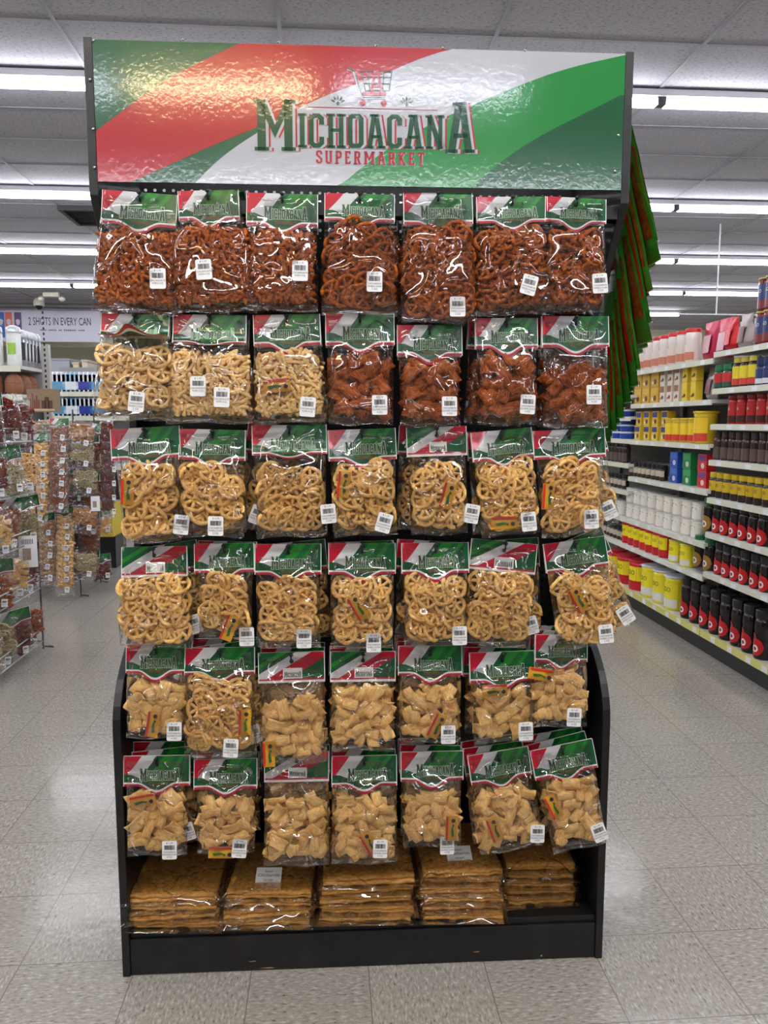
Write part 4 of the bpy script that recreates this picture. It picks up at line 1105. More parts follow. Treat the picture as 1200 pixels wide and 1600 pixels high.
# ------------------------------------------------------------------ right-hand gondola shelving
GX = 2.30
shelf_w = mat('shelf_white', (206, 206, 204), .4); rail_m = mat('price_rail', (214, 214, 196), .35); rail_y = mat('price_rail_yellow', (214, 208, 120), .35); tag_m = mat('price_tag', (232, 232, 236), .4)
kick_m = mat('kick_black', (24, 24, 26), .4); back_m = mat('shelf_back', (120, 118, 114), .6)
def gy_(px): return at_x(px, 660, GX).y
yA, yB = gy_(1112), gy_(986)
SEC = [('A', yA-1.22, yA, [at_x(1200, y, GX).z for y in (535, 600, 663, 727, 795, 858, 931)]),
       ('B', yA, yB, [at_x(x, y, GX).z for x, y in ((1117, 559), (1110, 624), (1105, 694), (1101, 765), (1094, 846), (1090, 896))]),
       ('C', yB, yB+1.22, [at_x(975, y, GX).z for y in (580, 618, 651, 686, 724, 766, 808, 849)]),
       ('D', yB+1.22, yB+2.44, [at_x(975, y, GX).z for y in (590, 630, 660, 700, 750, 800, 849)])]
basez = at_x(1200, 1038, GX).z
SNAME = {'A': 'nearest', 'B': 'middle', 'C': 'third', 'D': 'furthest'}
SD = .42
for nm, y0, y1, zs_ in SEC:
    t = thing('shelf_unit', '%s unit of the tall white grocery shelving on the right aisle' % SNAME[nm], 'shelving', (GX, (y0+y1)/2, 0), (0, 0, 0), 'grocery shelving units on the right')
    h = (y1-y0)/2
    MB().box((SD, -h, 0), (SD+.03, h, zs_[0]+.03)).build('back_panel', back_m, t)
    MB().box((.03, -h, .0), (SD, h, basez-.045)).build('kick_plate', kick_m, t)
    MB().box((-.0, -h+.001, basez-.045), (SD, h-.001, basez-.012)).build('base_deck', shelf_w, t)
    r_ = MB().box((-.012, -h+.004, basez-.05), (0, h-.004, basez-.008)).build('price_rail', rail_y, t)
    rr = random.Random(ord(nm)); 
    for k in range(6): y = -h+.1+k*.19+rr.uniform(-.04, .04); MB().box((-.0135, y-.025, basez-.046), (-.0119, y+.025, basez-.014)).build('price_tag', tag_m, r_)
    for k, z in enumerate(zs_):
        s = MB().box((0.0, -h+.004, z-.022), (SD, h-.004, z)).build('shelf', shelf_w, t)
        r_ = MB().box((-.010, -h+.004, z-.034), (-.0005, h-.004, z-.002)).build('price_rail', rail_m, s)
        if nm in 'AB':
            for q in range(5): y = -h+.12+q*.23+rr.uniform(-.06, .06); MB().box((-.0115, y-.028, z-.031), (-.0101, y+.028, z-.006)).build('price_tag', tag_m, r_)
    for s in (-1, 1): MB().box((SD-.03, s*(h-.012)-.012, 0), (SD-.005, s*(h-.012)+.012, zs_[0]+.06)).build('upright', mat('upright_grey', (140, 140, 138), .4, .4), t)
# ---- product prototypes, all facing the aisle (-x), base at z = 0
def place(proto_fn, used, x, y, z, label, group, rz=0.0):
    if proto_fn not in used: used[proto_fn] = proto_fn(); o = used[proto_fn]
    else: o = copy_tree(used[proto_fn])
    o.location = (x, y, z); o.rotation_euler = (0, 0, rz); o['label'] = label; o['group'] = group
    return o
USED = {}
def band(m, r, a0, a1, z0, z1, mi=0, n=8, d=.0008):
    vs = []
    for i in range(n+1):
        a = a0+(a1-a0)*i/n
        for z in (z0, z1): vs.append((-(r+d)*math.cos(a), -(r+d)*math.sin(a), z))
    m.add(vs, [(2*i, 2*i+2, 2*i+3, 2*i+1) for i in range(n)], mi)
def wrap_text(m, s, size, r, z, mi=0, w=1.0, d=.0016, a_off=0):
    vs, fs = font_text(s, size, w); m.add([(-(r+d)*math.cos(v[0]/r+a_off), -(r+d)*math.sin(v[0]/r+a_off), z+v[1]) for v in vs], fs, mi)
def disc(m, r, a, z, R, mi=0, d=.002, inner=0):
    n = 12; P = [(R*math.cos(6.283*k/n), R*math.sin(6.283*k/n)) for k in range(n)]
    f = lambda u, v: (-(r+d)*math.cos(a+u/r), -(r+d)*math.sin(a+u/r), z+v)
    if not inner:
        vs = []
        for k in range(11):
            u = -R+2*R*k/10; v = math.sqrt(max(0, R*R-u*u)); vs += [f(u, -v), f(u, v)]
        m.add(vs, [(2*k, 2*k+2, 2*k+3, 2*k+1) for k in range(10)], mi)
    else: m.add([f(*p) for p in P]+[f(p[0]*inner, p[1]*inner) for p in P], [(k, (k+1) % n, n+(k+1) % n, n+k) for k in range(n)], mi)
def col_(name, rgb, rough=.3): return mat(name, rgb, rough)
def jar_proto(name, cat, label, h, r, bodyc, capc, labc, caph=.2, shape='round', txt=None, txtc=(235, 235, 235), ring=None, neck=.8, accent=None):
    def f():
        t = thing(name, label, cat)
        b = h*(1-caph)
        p = [(r*.93, 0), (r, .01), (r, b*.45), (r*.94, b*.6), (r, b*.75), (r*.97, b*.9), (r*neck, b)] if shape == 'waist' else [(r*.95, 0), (r, .006), (r, b*.88), (r*neck, b)]
        MB().lathe(p, 16).build('body', col_('c_%d_%d_%d' % bodyc, bodyc, .15), t, True)
        MB().lathe([(r*neck*1.04, b-.002), (r*neck*1.08, b+.004), (r*neck*1.08, h-.004), (r*neck, h)], 16).build('lid', col_('c_%d_%d_%d' % capc, capc, .3), t)
        m = MB()
        if shape == 'waist' and ring is True:
            disc(m, r, .15, b*.30, r*.98, 1, .0010); disc(m, r*.97, -.25, b*.52, r*.5, 0, .0012)
        else:
            band(m, r, -1.25, 1.25, b*.08, b*(.58 if shape == 'waist' else .84), 0)
            if accent: band(m, r, -1.25, 1.25, b*.08, b*.34, 1, d=.0014)
        if ring and ring is not True:
            vs = [(-(r+.002)*math.cos(r_*.01+.62*math.cos(r_*.5236)), -(r+.002)*math.sin(.62*math.cos(r_*.5236)), b*.62+b*.13*math.sin(r_*.5236)) for r_ in range(12)]
            m.add(vs, [tuple(range(12))], 3)
        elif ring:
            disc(m, r, .1, b*.26 if shape == 'waist' else b*.35, r*.42, 2, .002, .55)
        if txt: wrap_text(m, txt, r*.62, r, b*(.62 if not ring else .7) if shape != 'waist' else b*.5, 3, .8)
        m.build('label', [col_('c_%d_%d_%d' % labc, labc), col_('c_%d_%d_%d' % (accent or labc), accent or labc), col_('lbl_white', (232, 232, 232)), col_('c_%d_%d_%d' % txtc, txtc)], t)
        return t
    return f
def box_proto(name, cat, label, w, d, h, base, panel, blob, txt=None, lid=None, blob2=None):
    def f():
        t = thing(name, label, cat)
        MB().box((0, -w/2, 0), (d, w/2, h)).build('carton', col_('c_%d_%d_%d' % base, base, .35), t, bevel=.002)
        m = MB()
        m.add([(-.0006, w*.42, h*.58), (-.0006, -w*.42, h*.58), (-.0006, -w*.42, h*.93), (-.0006, w*.42, h*.93)], [(0, 1, 2, 3)], 0)
        for k, (cy, cz, R) in enumerate(((-.1*w, h*.3, min(w, h)*.22), (.2*w, h*.24, min(w, h)*.14))):
            m.add([(-.0009-.0003*k, cy+R*math.cos(a*.628), cz+R*.8*math.sin(a*.628)) for a in range(10)], [tuple(range(10))], 1+k)
        if txt:
            vs, fs = font_text(txt, h*.25, .8); m.add([(-.0012, -v[0], h*.75+v[1]) for v in vs], fs, 3)
        m.build('print', [col_('c_%d_%d_%d' % panel, panel), col_('c_%d_%d_%d' % blob, blob), col_('c_%d_%d_%d' % (blob2 or panel), blob2 or panel), col_('lbl_white', (232, 232, 232))], t)
        return t
    return f
def pouch_proto(name, cat, label, w, h, base, panel, crinkle=.006):
    def f():
        t = thing(name, label, cat); m = MB(); n = 8; nv = 9
        for s in (-1, 1):
            vs = []
            for j in range(nv+1):
                v = j/nv; e = (1-abs(v*2-1)**5)
                for i in range(n+1):
                    u = i/n*2-1; th = .045*(1-v*.75)*(1-abs(u)**4)*max(0, e)**.5*(1 if v < .86 else .3)+.001
                    vs.append((.05+s*th+crinkle*mnoise.noise(Vector((u*3, v*4, s+w*9))), -u*w/2, v*h))
            m.add(vs, [(j*(n+1)+i, j*(n+1)+i+1, (j+1)*(n+1)+i+1, (j+1)*(n+1)+i) for j in range(nv) for i in range(n)])
        m.build('pouch', mat('foil_%d_%d_%d' % base, base, .3, .45), t, True)
        q = MB(); q.add([(.05-.045*(1-v*.75)*(1-abs(u)**4)*(1-abs(v*2-1)**5)**.5-.010, -u*w/2, v*h) for v in (.2, .35, .5, .65) for u in (-.5, -.17, .17, .5)], [(j*4+i, j*4+i+1, j*4+i+5, j*4+i+4) for j in range(3) for i in range(3)])
        q.build('front_panel', col_('c_%d_%d_%d' % panel, panel), t, True)
        return t
    return f
SH_ORD = ['top', 'second', 'third', 'fourth', 'fifth', 'sixth', 'seventh', 'eighth']
def run(proto, what, sec, k, px0, px1, n, depth=.05, stack=1, hstep=0, rows=1, rstep=.11, jit=.006):
    """n items between two photo columns (left = far) on shelf k (-1 = base) of a section"""
    zs_ = [s for s in SEC if s[0] == sec][0][3]; z = basez-.012 if k < 0 else zs_[k]
    y0 = at_x(px0, 660, GX+depth).y; y1 = at_x(px1, 660, GX+depth).y
    rr = random.Random(int(px0)*7+k)
    sh = 'base' if k < 0 else SH_ORD[k]+' shelf'
    for i in range(n):
        y = y0+(y1-y0)*(i+.5)/n
        for s in range(stack):
            for q in range(rows):
                extra = (', upper' if s else ', lower') if stack > 1 else ''
                extra += ', back row' if q else ''
                place(proto, USED, GX+depth+q*rstep+rr.uniform(0, jit), y+rr.uniform(-.003, .003), z+.0005+s*hstep,
                      '%s, %s of %s unit, %s from far end%s' % (what, sh, SNAME[sec], ORD[i], extra), what.replace(' ', ' ')+'s on the right shelves')
K_ = (26, 18, 20)
nes = jar_proto('coffee_jar', 'jar', 'x', .27, .048, K_, (28, 26, 28), (150, 22, 30), .17, 'waist', None, ring=True, neck=.86, accent=(190, 24, 32))
nes2 = jar_proto('coffee_jar', 'jar', 'x', .19, .045, K_, (28, 26, 28), (150, 22, 30), .2, 'waist', None, ring=True, neck=.86, accent=(190, 24, 32))
nesg = jar_proto('coffee_jar', 'jar', 'x', .20, .048, K_, (20, 96, 50), (40, 28, 22), .2, 'waist', None, ring=True, neck=.86, accent=(150, 110, 40))
red_b = jar_proto('red_tin', 'tin', 'x', .165, .036, (150, 22, 28), (110, 14, 20), (176, 26, 32), .14, 'round', 'gai', ring=None, neck=.95, accent=(60, 20, 22))
yel_j = jar_proto('yellow_label_jar', 'jar', 'x', .15, .038, K_, (206, 176, 36), (206, 172, 36), .2, 'round', 'NES', (30, 20, 20), neck=.85, accent=(40, 26, 20))
grn_j = jar_proto('green_lid_jar', 'jar', 'x', .14, .040, (30, 70, 50), (24, 110, 70), (196, 30, 40), .25, 'round', None, neck=.9, accent=(30, 80, 60))
yl_j = jar_proto('yellow_lid_jar', 'jar', 'x', .165, .036, (40, 30, 24), (224, 206, 90), (226, 206, 40), .16, 'round', None, neck=.8, accent=(200, 60, 50))
blu_j = jar_proto('blue_jar', 'jar', 'x', .15, .033, (28, 40, 90), (30, 44, 96), (36, 52, 110), .3, 'round', None, neck=.85, accent=(210, 210, 214))
blu_c = jar_proto('blue_canister', 'canister', 'x', .175, .043, (110, 36, 34), (200, 180, 110), (34, 50, 110), .04, 'round', 'GO', neck=1.0, accent=(120, 30, 34))
dark_j = jar_proto('dark_glass_jar', 'jar', 'x', .17, .032, (52, 40, 40), (60, 44, 48), (92, 74, 70), .22, 'waist', None, neck=.8)
small_d = jar_proto('small_dark_jar', 'jar', 'x', .11, .028, (34, 26, 24), (20, 20, 22), (190, 180, 160), .25, 'round', None, neck=.85, accent=(60, 40, 30))
cream_j = jar_proto('creamer_jar', 'jar', 'x', .215, .050, (226, 214, 208), (206, 40, 48), (222, 206, 198), .1, 'waist', None, neck=.9, accent=(196, 120, 96))
ido_r = jar_proto('milk_powder_tin', 'tin', 'x', .18, .05, (200, 30, 44), (206, 30, 44), (240, 222, 30), .06, 'round', 'NIDO', (20, 30, 20), neck=1.0, accent=(196, 28, 40))
ido_R = jar_proto('large_milk_powder_tin', 'tin', 'x', .23, .085, (200, 30, 44), (214, 30, 48), (240, 222, 30), .06, 'round', 'NIDO', (20, 30, 20), neck=1.0, accent=(196, 28, 40))
ido_Y = jar_proto('large_yellow_milk_tin', 'tin', 'x', .235, .075, (236, 220, 40), (220, 224, 236), (240, 224, 40), .05, 'round', 'NIDO', (20, 30, 20), neck=1.02, accent=(226, 226, 214))
ido_y = jar_proto('yellow_milk_tin', 'tin', 'x', .15, .052, (236, 220, 40), (226, 216, 110), (240, 224, 40), .05, 'round', 'NIDO', (20, 30, 20), neck=1.0, accent=(226, 226, 214))
yel_t = jar_proto('yellow_chocolate_tin', 'tin', 'x', .16, .042, (206, 172, 36), (214, 190, 40), (240, 206, 40), .07, 'round', None, neck=1.02, accent=(206, 60, 40))
yel_T = jar_proto('large_yellow_tin', 'tin', 'x', .20, .07, (208, 176, 40), (214, 186, 30), (240, 200, 40), .06, 'round', None, neck=1.02, accent=(214, 70, 50))
wht_c = jar_proto('white_can', 'can', 'x', .115, .05, (226, 220, 208), (206, 206, 200), (232, 226, 214), .05, 'round', None, (40, 104, 62), ring=2, neck=1.0)
blu_t = jar_proto('blue_tub', 'tub', 'x', .055, .06, (40, 70, 160), (220, 226, 240), (40, 70, 160), .2, 'round', None, neck=1.02)
ybox = box_proto('yellow_carton', 'carton', 'x', .13, .05, .115, (206, 166, 44), (216, 180, 70), (120, 60, 30), None, None, (230, 230, 210))
wbox = box_proto('white_brown_carton', 'carton', 'x', .075, .05, .12, (224, 214, 200), (150, 100, 76), (120, 70, 50), None, None, (200, 60, 50))
bbox = box_proto('blue_yellow_carton', 'carton', 'x', .10, .06, .105, (226, 190, 50), (40, 56, 130), (110, 50, 30), None, None, (230, 220, 200))
blbox = box_proto('blue_carton', 'carton', 'x', .115, .06, .105, (40, 80, 176), (60, 110, 200), (200, 210, 235), None, None, (30, 50, 130))
grbox = box_proto('green_carton', 'carton', 'x', .115, .06, .105, (30, 130, 70), (60, 160, 90), (190, 220, 190), None, None, (20, 90, 50))
rdbox = box_proto('red_carton', 'carton', 'x', .115, .06, .105, (206, 40, 50), (120, 50, 130), (232, 200, 190), None, None, (150, 20, 40))
pinkb = pouch_proto('pink_sugar_bag', 'bag', 'x', .17, .24, (172, 34, 66), (206, 150, 164))
silvb = pouch_proto('silver_coffee_bag', 'bag', 'x', .12, .20, (150, 140, 140), (110, 40, 50))
redb = pouch_proto('red_coffee_bag', 'bag', 'x', .10, .20, (180, 22, 32), (210, 40, 44))
# nearest unit (its far end is at photo column 1112)
run(redb, 'red coffee pouch', 'A', 0, 1119, 1134, 1); run(silvb, 'silver coffee pouch', 'A', 0, 1134, 1180, 2)
run(blu_c, 'blue and brown canister', 'A', 0, 1180, 1216, 3, .05, 2, .176)
run(grn_j, 'green lidded jar', 'A', 1, 1117, 1144, 2); run(yl_j, 'yellow lidded jar', 'A', 1, 1144, 1180, 3); run(blu_j, 'dark blue jar', 'A', 1, 1180, 1214, 3)
run(red_b, 'dark red tin', 'A', 2, 1141, 1214, 5)
run(dark_j, 'dark glass jar', 'A', 3, 1120, 1216, 8)
run(yel_j, 'yellow labelled jar', 'A', 4, 1117, 1216, 8, rows=1)
run(nesg, 'green lidded coffee jar', 'A', 5, 1112, 1126, 1); run(nes2, 'short black coffee jar', 'A', 5, 1126, 1216, 6)
run(nesg, 'green lidded coffee jar', 'A', 6, 1098, 1130, 2); run(nes2, 'short black coffee jar', 'A', 6, 1132, 1222, 6)
run(nes, 'tall black coffee jar', 'A', -1, 1111, 1224, 6, rows=2)
# middle unit
run(cream_j, 'creamer jar with red lid', 'B', 0, 996, 1084, 7); run(pinkb, 'pink sugar bag', 'B', 0, 1084, 1128, 2)
run(ybox, 'yellow carton', 'B', 1, 988, 1027, 3, .04, 2, .116); run(wbox, 'white and brown carton', 'B', 1, 1027, 1060, 3, .04, 2, .121)
run(ybox, 'yellow carton', 'B', 1, 1060, 1086, 1, .04, 2, .116) if False else None
run(silvb, 'silver coffee pouch', 'B', 1, 1088, 1112, 1)
yb2 = box_proto('yellow_brown_carton', 'carton', 'x', .07, .05, .125, (232, 200, 60), (240, 210, 70), (90, 44, 26), None, None, (90, 44, 26))
run(yb2, 'yellow and brown carton', 'B', 1, 1059, 1087, 2, .04, 2, .126)
run(bbox, 'blue and yellow carton', 'B', 2, 990, 1044, 4, .04, 2, .106); run(yel_t, 'yellow chocolate tin', 'B', 2, 1044, 1092, 4); run(yel_T, 'large yellow tin', 'B', 2, 1093, 1112, 1)
run(small_d, 'small dark jar', 'B', 3, 988, 1044, 8, .05, 1); run(blbox, 'blue carton', 'B', 3, 1045, 1064, 1, .04, 2, .106); run(grbox, 'green carton', 'B', 3, 1065, 1086, 1, .04, 2, .106); run(rdbox, 'red carton', 'B', 3, 1087, 1112, 1, .04, 2, .106)
run(wht_c, 'white can', 'B', 4, 988, 1108, 9, .06, 2, .116)
run(ido_r, 'red and yellow milk tin', 'B', 5, 984, 1054, 7); run(ido_y, 'short yellow milk tin', 'B', 5, 1056, 1096, 2)
run(ido_R, 'large red and yellow milk tin', 'B', -1, 962, 1020, 3, .09); run(ido_Y, 'large yellow milk tin', 'B', -1, 1020, 1078, 3, .08); run(nes, 'tall black coffee jar', 'B', -1, 1080, 1111, 2)
# third unit, mostly hidden by the display
run(small_d, 'small dark jar', 'C', 0, 962, 988, 4); run(small_d, 'small dark jar', 'C', 1, 958, 984, 4)
run(blu_t, 'flat blue tub', 'C', 3, 962, 988, 2, .06, 3, .056); run(dark_j, 'dark glass jar', 'C', 4, 942, 984, 7); run(small_d, 'small dark jar', 'C', 5, 940, 984, 7)
run(wht_c, 'white can', 'C', 6, 940, 984, 4); run(small_d, 'small dark jar', 'C', 7, 950, 984, 6); run(blu_t, 'flat blue tub', 'C', 2, 955, 986, 2, .06)
# thin hanging bracket above the shelves
p = at_y(1120, 470, 8.5)
t = thing('hanging_bracket', 'thin white rod bracket hanging from the ceiling above the right shelves', 'bracket', p)
MB().tube([(0, 0, CEIL-p.z), (0, 0, -.15)], .008).build('rod', white_metal, t); MB().tube([(-.5, 0, -.15), (.5, 0, -.15)], .008).build('crossbar', white_metal, t)
# ------------------------------------------------------------------ left aisle: wire racks of bagged snacks
WIRE = mat('wire_chrome', (150, 150, 152), .3, .85); WIRED = mat('wire_dark', (70, 70, 74), .35, .7)
def rack(label, X0, X1, Y0, Y1, H, shelves, lip=.08):
    t = thing('wire_rack', label, 'wire rack', (X1, Y0, 0), (0, 0, 0), 'wire racks of bagged snacks on the left')
    w = X1-X0; d = Y1-Y0
    for i, (x, y) in enumerate(((0, 0), (-w, 0), (0, d), (-w, d))): MB().tube([(x, y, 0.004), (x, y, H)], .006, 6).build('post', WIRED, t)
    for s in (0, d):
        MB().tube([(0, s, .02), (.05, s+.03, .004), (.02, s+.06, .004)], .005, 5).build('foot', WIRED, t)
    for z in shelves:
        m = MB(); n = 10
        for k in range(n+1): m.tube([(-w*k/n, 0, z), (-w*k/n, d, z)], .0025, 4)
        for k in range(5): m.tube([(-w, d*k/4, z-.004), (0, d*k/4, z-.004)], .003, 4)
        for zz in (z, z+lip): m.tube([(0, 0, zz), (0, d, zz), (-w, d, zz), (-w, 0, zz), (0, 0, zz)], .0045, 5)
        m.build('wire_basket', WIRE, t)
    m = MB()
    for k in range(9): m.tube([(-w, d*k/8, 0.1), (-w, d*k/8, H)], .0025, 4)
    for k in range(8): m.tube([(-w, 0, .1+(H-.1)*k/7), (-w, d, .1+(H-.1)*k/7)], .0025, 4)
    m.build('back_grid', WIRED, t); return t
DKRED = snack_mat('snack_dark_red', (70, 16, 10), (116, 32, 22), (160, 60, 40)); OLV = snack_mat('snack_olive', (146, 130, 90), (178, 162, 118), (206, 192, 150)); TAN = snack_mat('snack_tan', (150, 96, 50), (186, 130, 74), (214, 164, 104))
MMS = {'plain': PLAIN, 'chile': CHILE, 'dark red': DKRED, 'pale': OLV, 'tan': TAN}
CD, _ = None, None
def small_bag_proto(kind, cname, w, h, header=True, seed=0, stk=True):
    t = thing('snack_bag', 'x', 'snack bag')
    film_pillow(t, w*.95, w, -.01, h, .026, seed, nx=12, nz=16, mm=FILM2, amp=1.4)
    fd = filling_data(kind, MMS[cname], seed % 2, .15, -.085, .26, .018)
    put('snack_filling', fd, t, (0, 0, (0 if header else .05)), None, (w/.165, 1.15, (h)/.275))
    if header: header_card(t, w, 0, seed, 0, .9, detail=False)
    if stk: sticker(t, kind, (w*.2, -.036, -h+.055), .1, .95)
    return t
protos = {}
def lbag(kind, cname, w, h, loc, rot, label, header=True, stk=True, group='bagged snacks in the wire racks'):
    key = (kind, cname, w, h, header, stk)
    if key not in protos: protos[key] = small_bag_proto(kind, cname, w, h, header, len(protos)+3, stk); o = protos[key]
    else: o = copy_tree(protos[key])
    o.location = loc; o.rotation_euler = rot; o['label'] = label; o['group'] = group
    return o
# near rack, cut by the left edge of the photo
X1 = at_z(68, 1014, 0).x; Y0r, Y1r = at_z(4, 1062, 0).y, at_z(68, 1014, 0).y
zsr = [at_x(40, py, X1).z for py in (1022, 932, 852, 772, 690)]
rack('near wire rack at the left edge, its baskets heaped with bagged snacks', X1-.55, X1, Y0r-.25, Y1r, zsr[-1]+.12, zsr)
rr = random.Random(12); cl = ['plain', 'pale', 'dark red', 'chile', 'dark red']; LN = ['floor-level', 'second', 'third', 'fourth', 'top']
kd = ['curl', 'wheel', 'square', 'square', 'curl']
for k, z in enumerate(zsr):
    for j in range(4):
        y = Y0r-.16+j*(Y1r-Y0r+.16)/3.6
        for q in range(2):
            cn = cl[(k+j*(k+1)+q) % 5] if j else cl[k]
            lbag(kd[(k+j+q) % 5], cn, .24, .30, (X1-.07-q*.2, y+.02, z+.275+rr.uniform(-.01, .01)), (rr.uniform(-.25, .1), rr.uniform(-.12, .12), math.radians(40+rr.uniform(-16, 16))),
                 'bag of %s snacks, %s basket of the near left rack, %s from front%s' % (cn, LN[k], ORD[j], ', rear' if q else ''), (j+k) % 3 == 2, True)
# white scanner cards clipped to the basket lips
for px, py, X in ((44, 862, X1+.02),):
    c = at_x(px, py, X); t = thing('price_card', 'white paper price card clipped to the near left rack', 'price card', c, (0, 0, math.radians(20)))
    MB().box((-.05, 0, -.095), (.05, .002, .095)).build('card', STK, t); MB().box((-.03, -.001, -.05), (.015, 0, .02)).build('picture', mat('card_brown', (150, 132, 120), .6), t)
    m = MB(); [m.box((-.03+i*.009, -.001, .045), (-.026+i*.009, 0, .075)) for i in range(7)]; m.build('barcode', INK, t)
# far rack, face to the camera
P0 = at_z(127, 933, 0); P1 = at_z(163, 911, 0)
XF = P0.x; YF0, YF1 = P0.y, P1.y
zsf = [at_x(145, py, XF).z for py in (893, 818, 735, 672)]
rack('far wire rack on the left with columns of hanging snack bags', XF-.62, XF, YF0, YF1, at_y(110, 640, YF0).z, zsf, .05)
COLS = [('square', 'plain', 62, 688, 7, 16.6, 'upper left'), ('curl', 'chile', 93, 664, 7, 17.6, 'upper middle'), ('square', 'plain', 101, 802, 7, 16.4, 'lower middle'), ('square', 'tan', 72, 812, 5, 17.5, 'lower left')]
DEEP = [('square', 'dark red', 52, 676, 11, 21, 'rear left'), ('curl', 'tan', 84, 670, 11, 22, 'rear middle'), ('square', 'dark red', 116, 674, 11, 21, 'rear right'), ('square', 'chile', 140, 690, 10, 20, 'rear far right')]
for kind, cn, px, py, n, st_, nm in COLS:
    for i in range(n):
        p = at_y(px+rr.uniform(-1.5, 1.5), py+i*st_-8, YF0-.05-.012*(n-i) )
        p = at_y(px+rr.uniform(-1.5, 1.5), py+i*st_-10, YF0-.03-.022*i)
        lbag(kind, cn, .15, .21, p, (-.10, rr.uniform(-.06, .06), rr.uniform(-.1, .1)), '%s snack bag, %s column, far left rack, %s from top' % (cn, nm, ORD[i]), i == 0 or False, True, 'columns of bags on the far left rack')
for kind, cn, px, py, n, st_, nm in DEEP:
    for i in range(n):
        p = at_y(px+rr.uniform(-2, 2), py+i*st_-10, YF0+.30-.008*i)
        lbag(kind, cn, .17, .22, p, (-.10, rr.uniform(-.1, .1), rr.uniform(-.2, .2)), '%s snack bag, %s column, far left rack, %s from top' % (cn, nm, ORD[i]), i % 3 == 0, i % 2 == 0, 'columns of bags on the far left rack')
for i, (px, py, cn, kind, w, nm) in enumerate([(128, 668, 'tan', 'square', .2, 'top'), (128, 700, 'pale', 'wheel', .2, 'upper'), (132, 742, 'pale', 'wheel', .22, 'middle'), (133, 800, 'tan', 'square', .2, 'lower'), (133, 872, 'pale', 'wheel', .2, 'bottom')]):
    p = at_y(px, py-12, YF0-.02); lbag(kind, cn, w, .24, p, (-.1, .1, .3), 'large %s snack bag leaning in the %s basket of the far left rack' % (cn, nm), False, True)
    p = at_y(px+24, py-6, YF0+.35); lbag('square', ['dark red', 'plain'][i % 2], .16, .24, p, (-.1, -.05, .5), '%s snack bag in the rear of the %s basket, far left rack' % (['dark red', 'plain'][i % 2], nm), True, True)
for i in range(6):
    p = at_y(166, 655+i*22, YF0+.15); lbag('curl', 'dark red', .13, .24, p, (-.1, 0, .9), 'dark red snack bag on the right edge of the far left rack, %s from top' % ORD[i], False, True, 'dark red bags on the rack edge')
for i in range(3):
    p = at_y(60+i*16, 655, YF0+.1); lbag('square', ['tan', 'pale', 'tan'][i], .16, .2, p, (-.2, .1*i, .1), 'bag of %s snacks on the top of the far left rack, %s from left' % (['tan', 'pale', 'tan'][i], ORD[i]), False, False)
for px, py, s in ((149, 787, 1.0),):
    c = at_y(px, py, YF0-.04); t = thing('price_card', 'white paper price card clipped to the far left rack', 'price card', c)
    MB().box((-.035, 0, -.06), (.035, .002, .06)).build('card', STK, t); MB().box((-.02, -.001, -.03), (.01, 0, .02)).build('picture', mat('card_brown', (150, 132, 120), .6), t)
p = at_y(172, 800, 7.6); t = thing('floor_crate', 'yellow plastic crate partly seen behind the far left rack', 'crate', (p.x-.2, 7.6, 0))
m = MB(); m.box((.02, 0, 0.31), (.22, .4, .33)); [m.box(a, b) for a, b in (((.02, 0, .33), (.22, .02, .62)), ((.02, .38, .33), (.22, .4, .62)), ((.02, .02, .33), (.04, .38, .62)), ((.20, .02, .33), (.22, .38, .62)))]
MB().box((.0, .0, .002), (.24, .4, .31)).build('stand_base', kick_m, t)
m.build('crate_body', mat('crate_yellow', (206, 182, 30), .4), t)

# ------------------------------------------------------------------ left gondola with tumblers and clay cups
GY = 7.2; cor = at_y(32, 571, GY); far_ = cor.x
LX = cor.x; z_t = cor.z; z_c = at_y(20, 616, GY).z; gy1 = LX/(at_y(66, 589, 1).x)*1.0
GY1 = at_x(66, 589, LX).y
t = thing('shelf_unit', 'white end shelving at the left edge carrying tumblers and clay cups', 'shelving', (LX, GY, 0), (0, 0, 0))
for z in (z_t, z_c, .12):
    s = MB().box((-2.4, 0, z-.03), (0, GY1-GY, z)).build('shelf', shelf_w, t)
    MB().box((-2.4, -.012, z-.055), (0, 0, z-.002)).build('price_rail', rail_m, s)
MB().box((-2.4, GY1-GY, 0), (0, GY1-GY+.04, z_t+.06)).build('back_panel', mat('panel_grey', (150, 148, 146), .5), t)
m = MB(); m.box((-.0, GY1-GY-.0, 0), (.07, GY1-GY+.06, at_y(68, 538, GY1).z)); m.build('upright', mat('upright_light', (186, 184, 180), .4), t)
m = MB()
for i in range(26): m.box((.026, GY1-GY-.002, 1.2+i*.05), (.042, GY1-GY, 1.225+i*.05))
m.build('slots', INK, t)
MB().box((-2.4, .06, .14), (0, GY1-GY-.01, z_c-.12)).build('dark_filler', mat('filler_dark', (44, 40, 38), .5), t)  # made-up block, coloured dark to give the dark background behind the racks
MB().box((-2.4, .0, 0), (0, GY1-GY, .09)).build('kick_plate', kick_m, t)
def tumbler():
    o = thing('steel_tumbler', 'x', 'tumbler')
    MB().lathe([(.04, 0), (.045, .01), (.048, .26)], 14).build('body', steel_b, o, True)
    MB().lathe([(.049, .262), (.052, .268), (.05, .31), (.03, .335), (.001, .34)], 14).build('lid', mat('tumbler_lid', (210, 212, 216), .25, .3), o, True)
    m = MB(); n = 8; vs = []
    for i in range(n+1):
        a = -1.0+2.0*i/n
        for z in (.06, .22): vs.append((.0485*math.sin(a), -.0485*math.cos(a), z))
    m.add(vs, [(2*i, 2*i+2, 2*i+3, 2*i+1) for i in range(n)]); m.build('sleeve', mat('sleeve_dark', (36, 36, 40), .4), o); return o
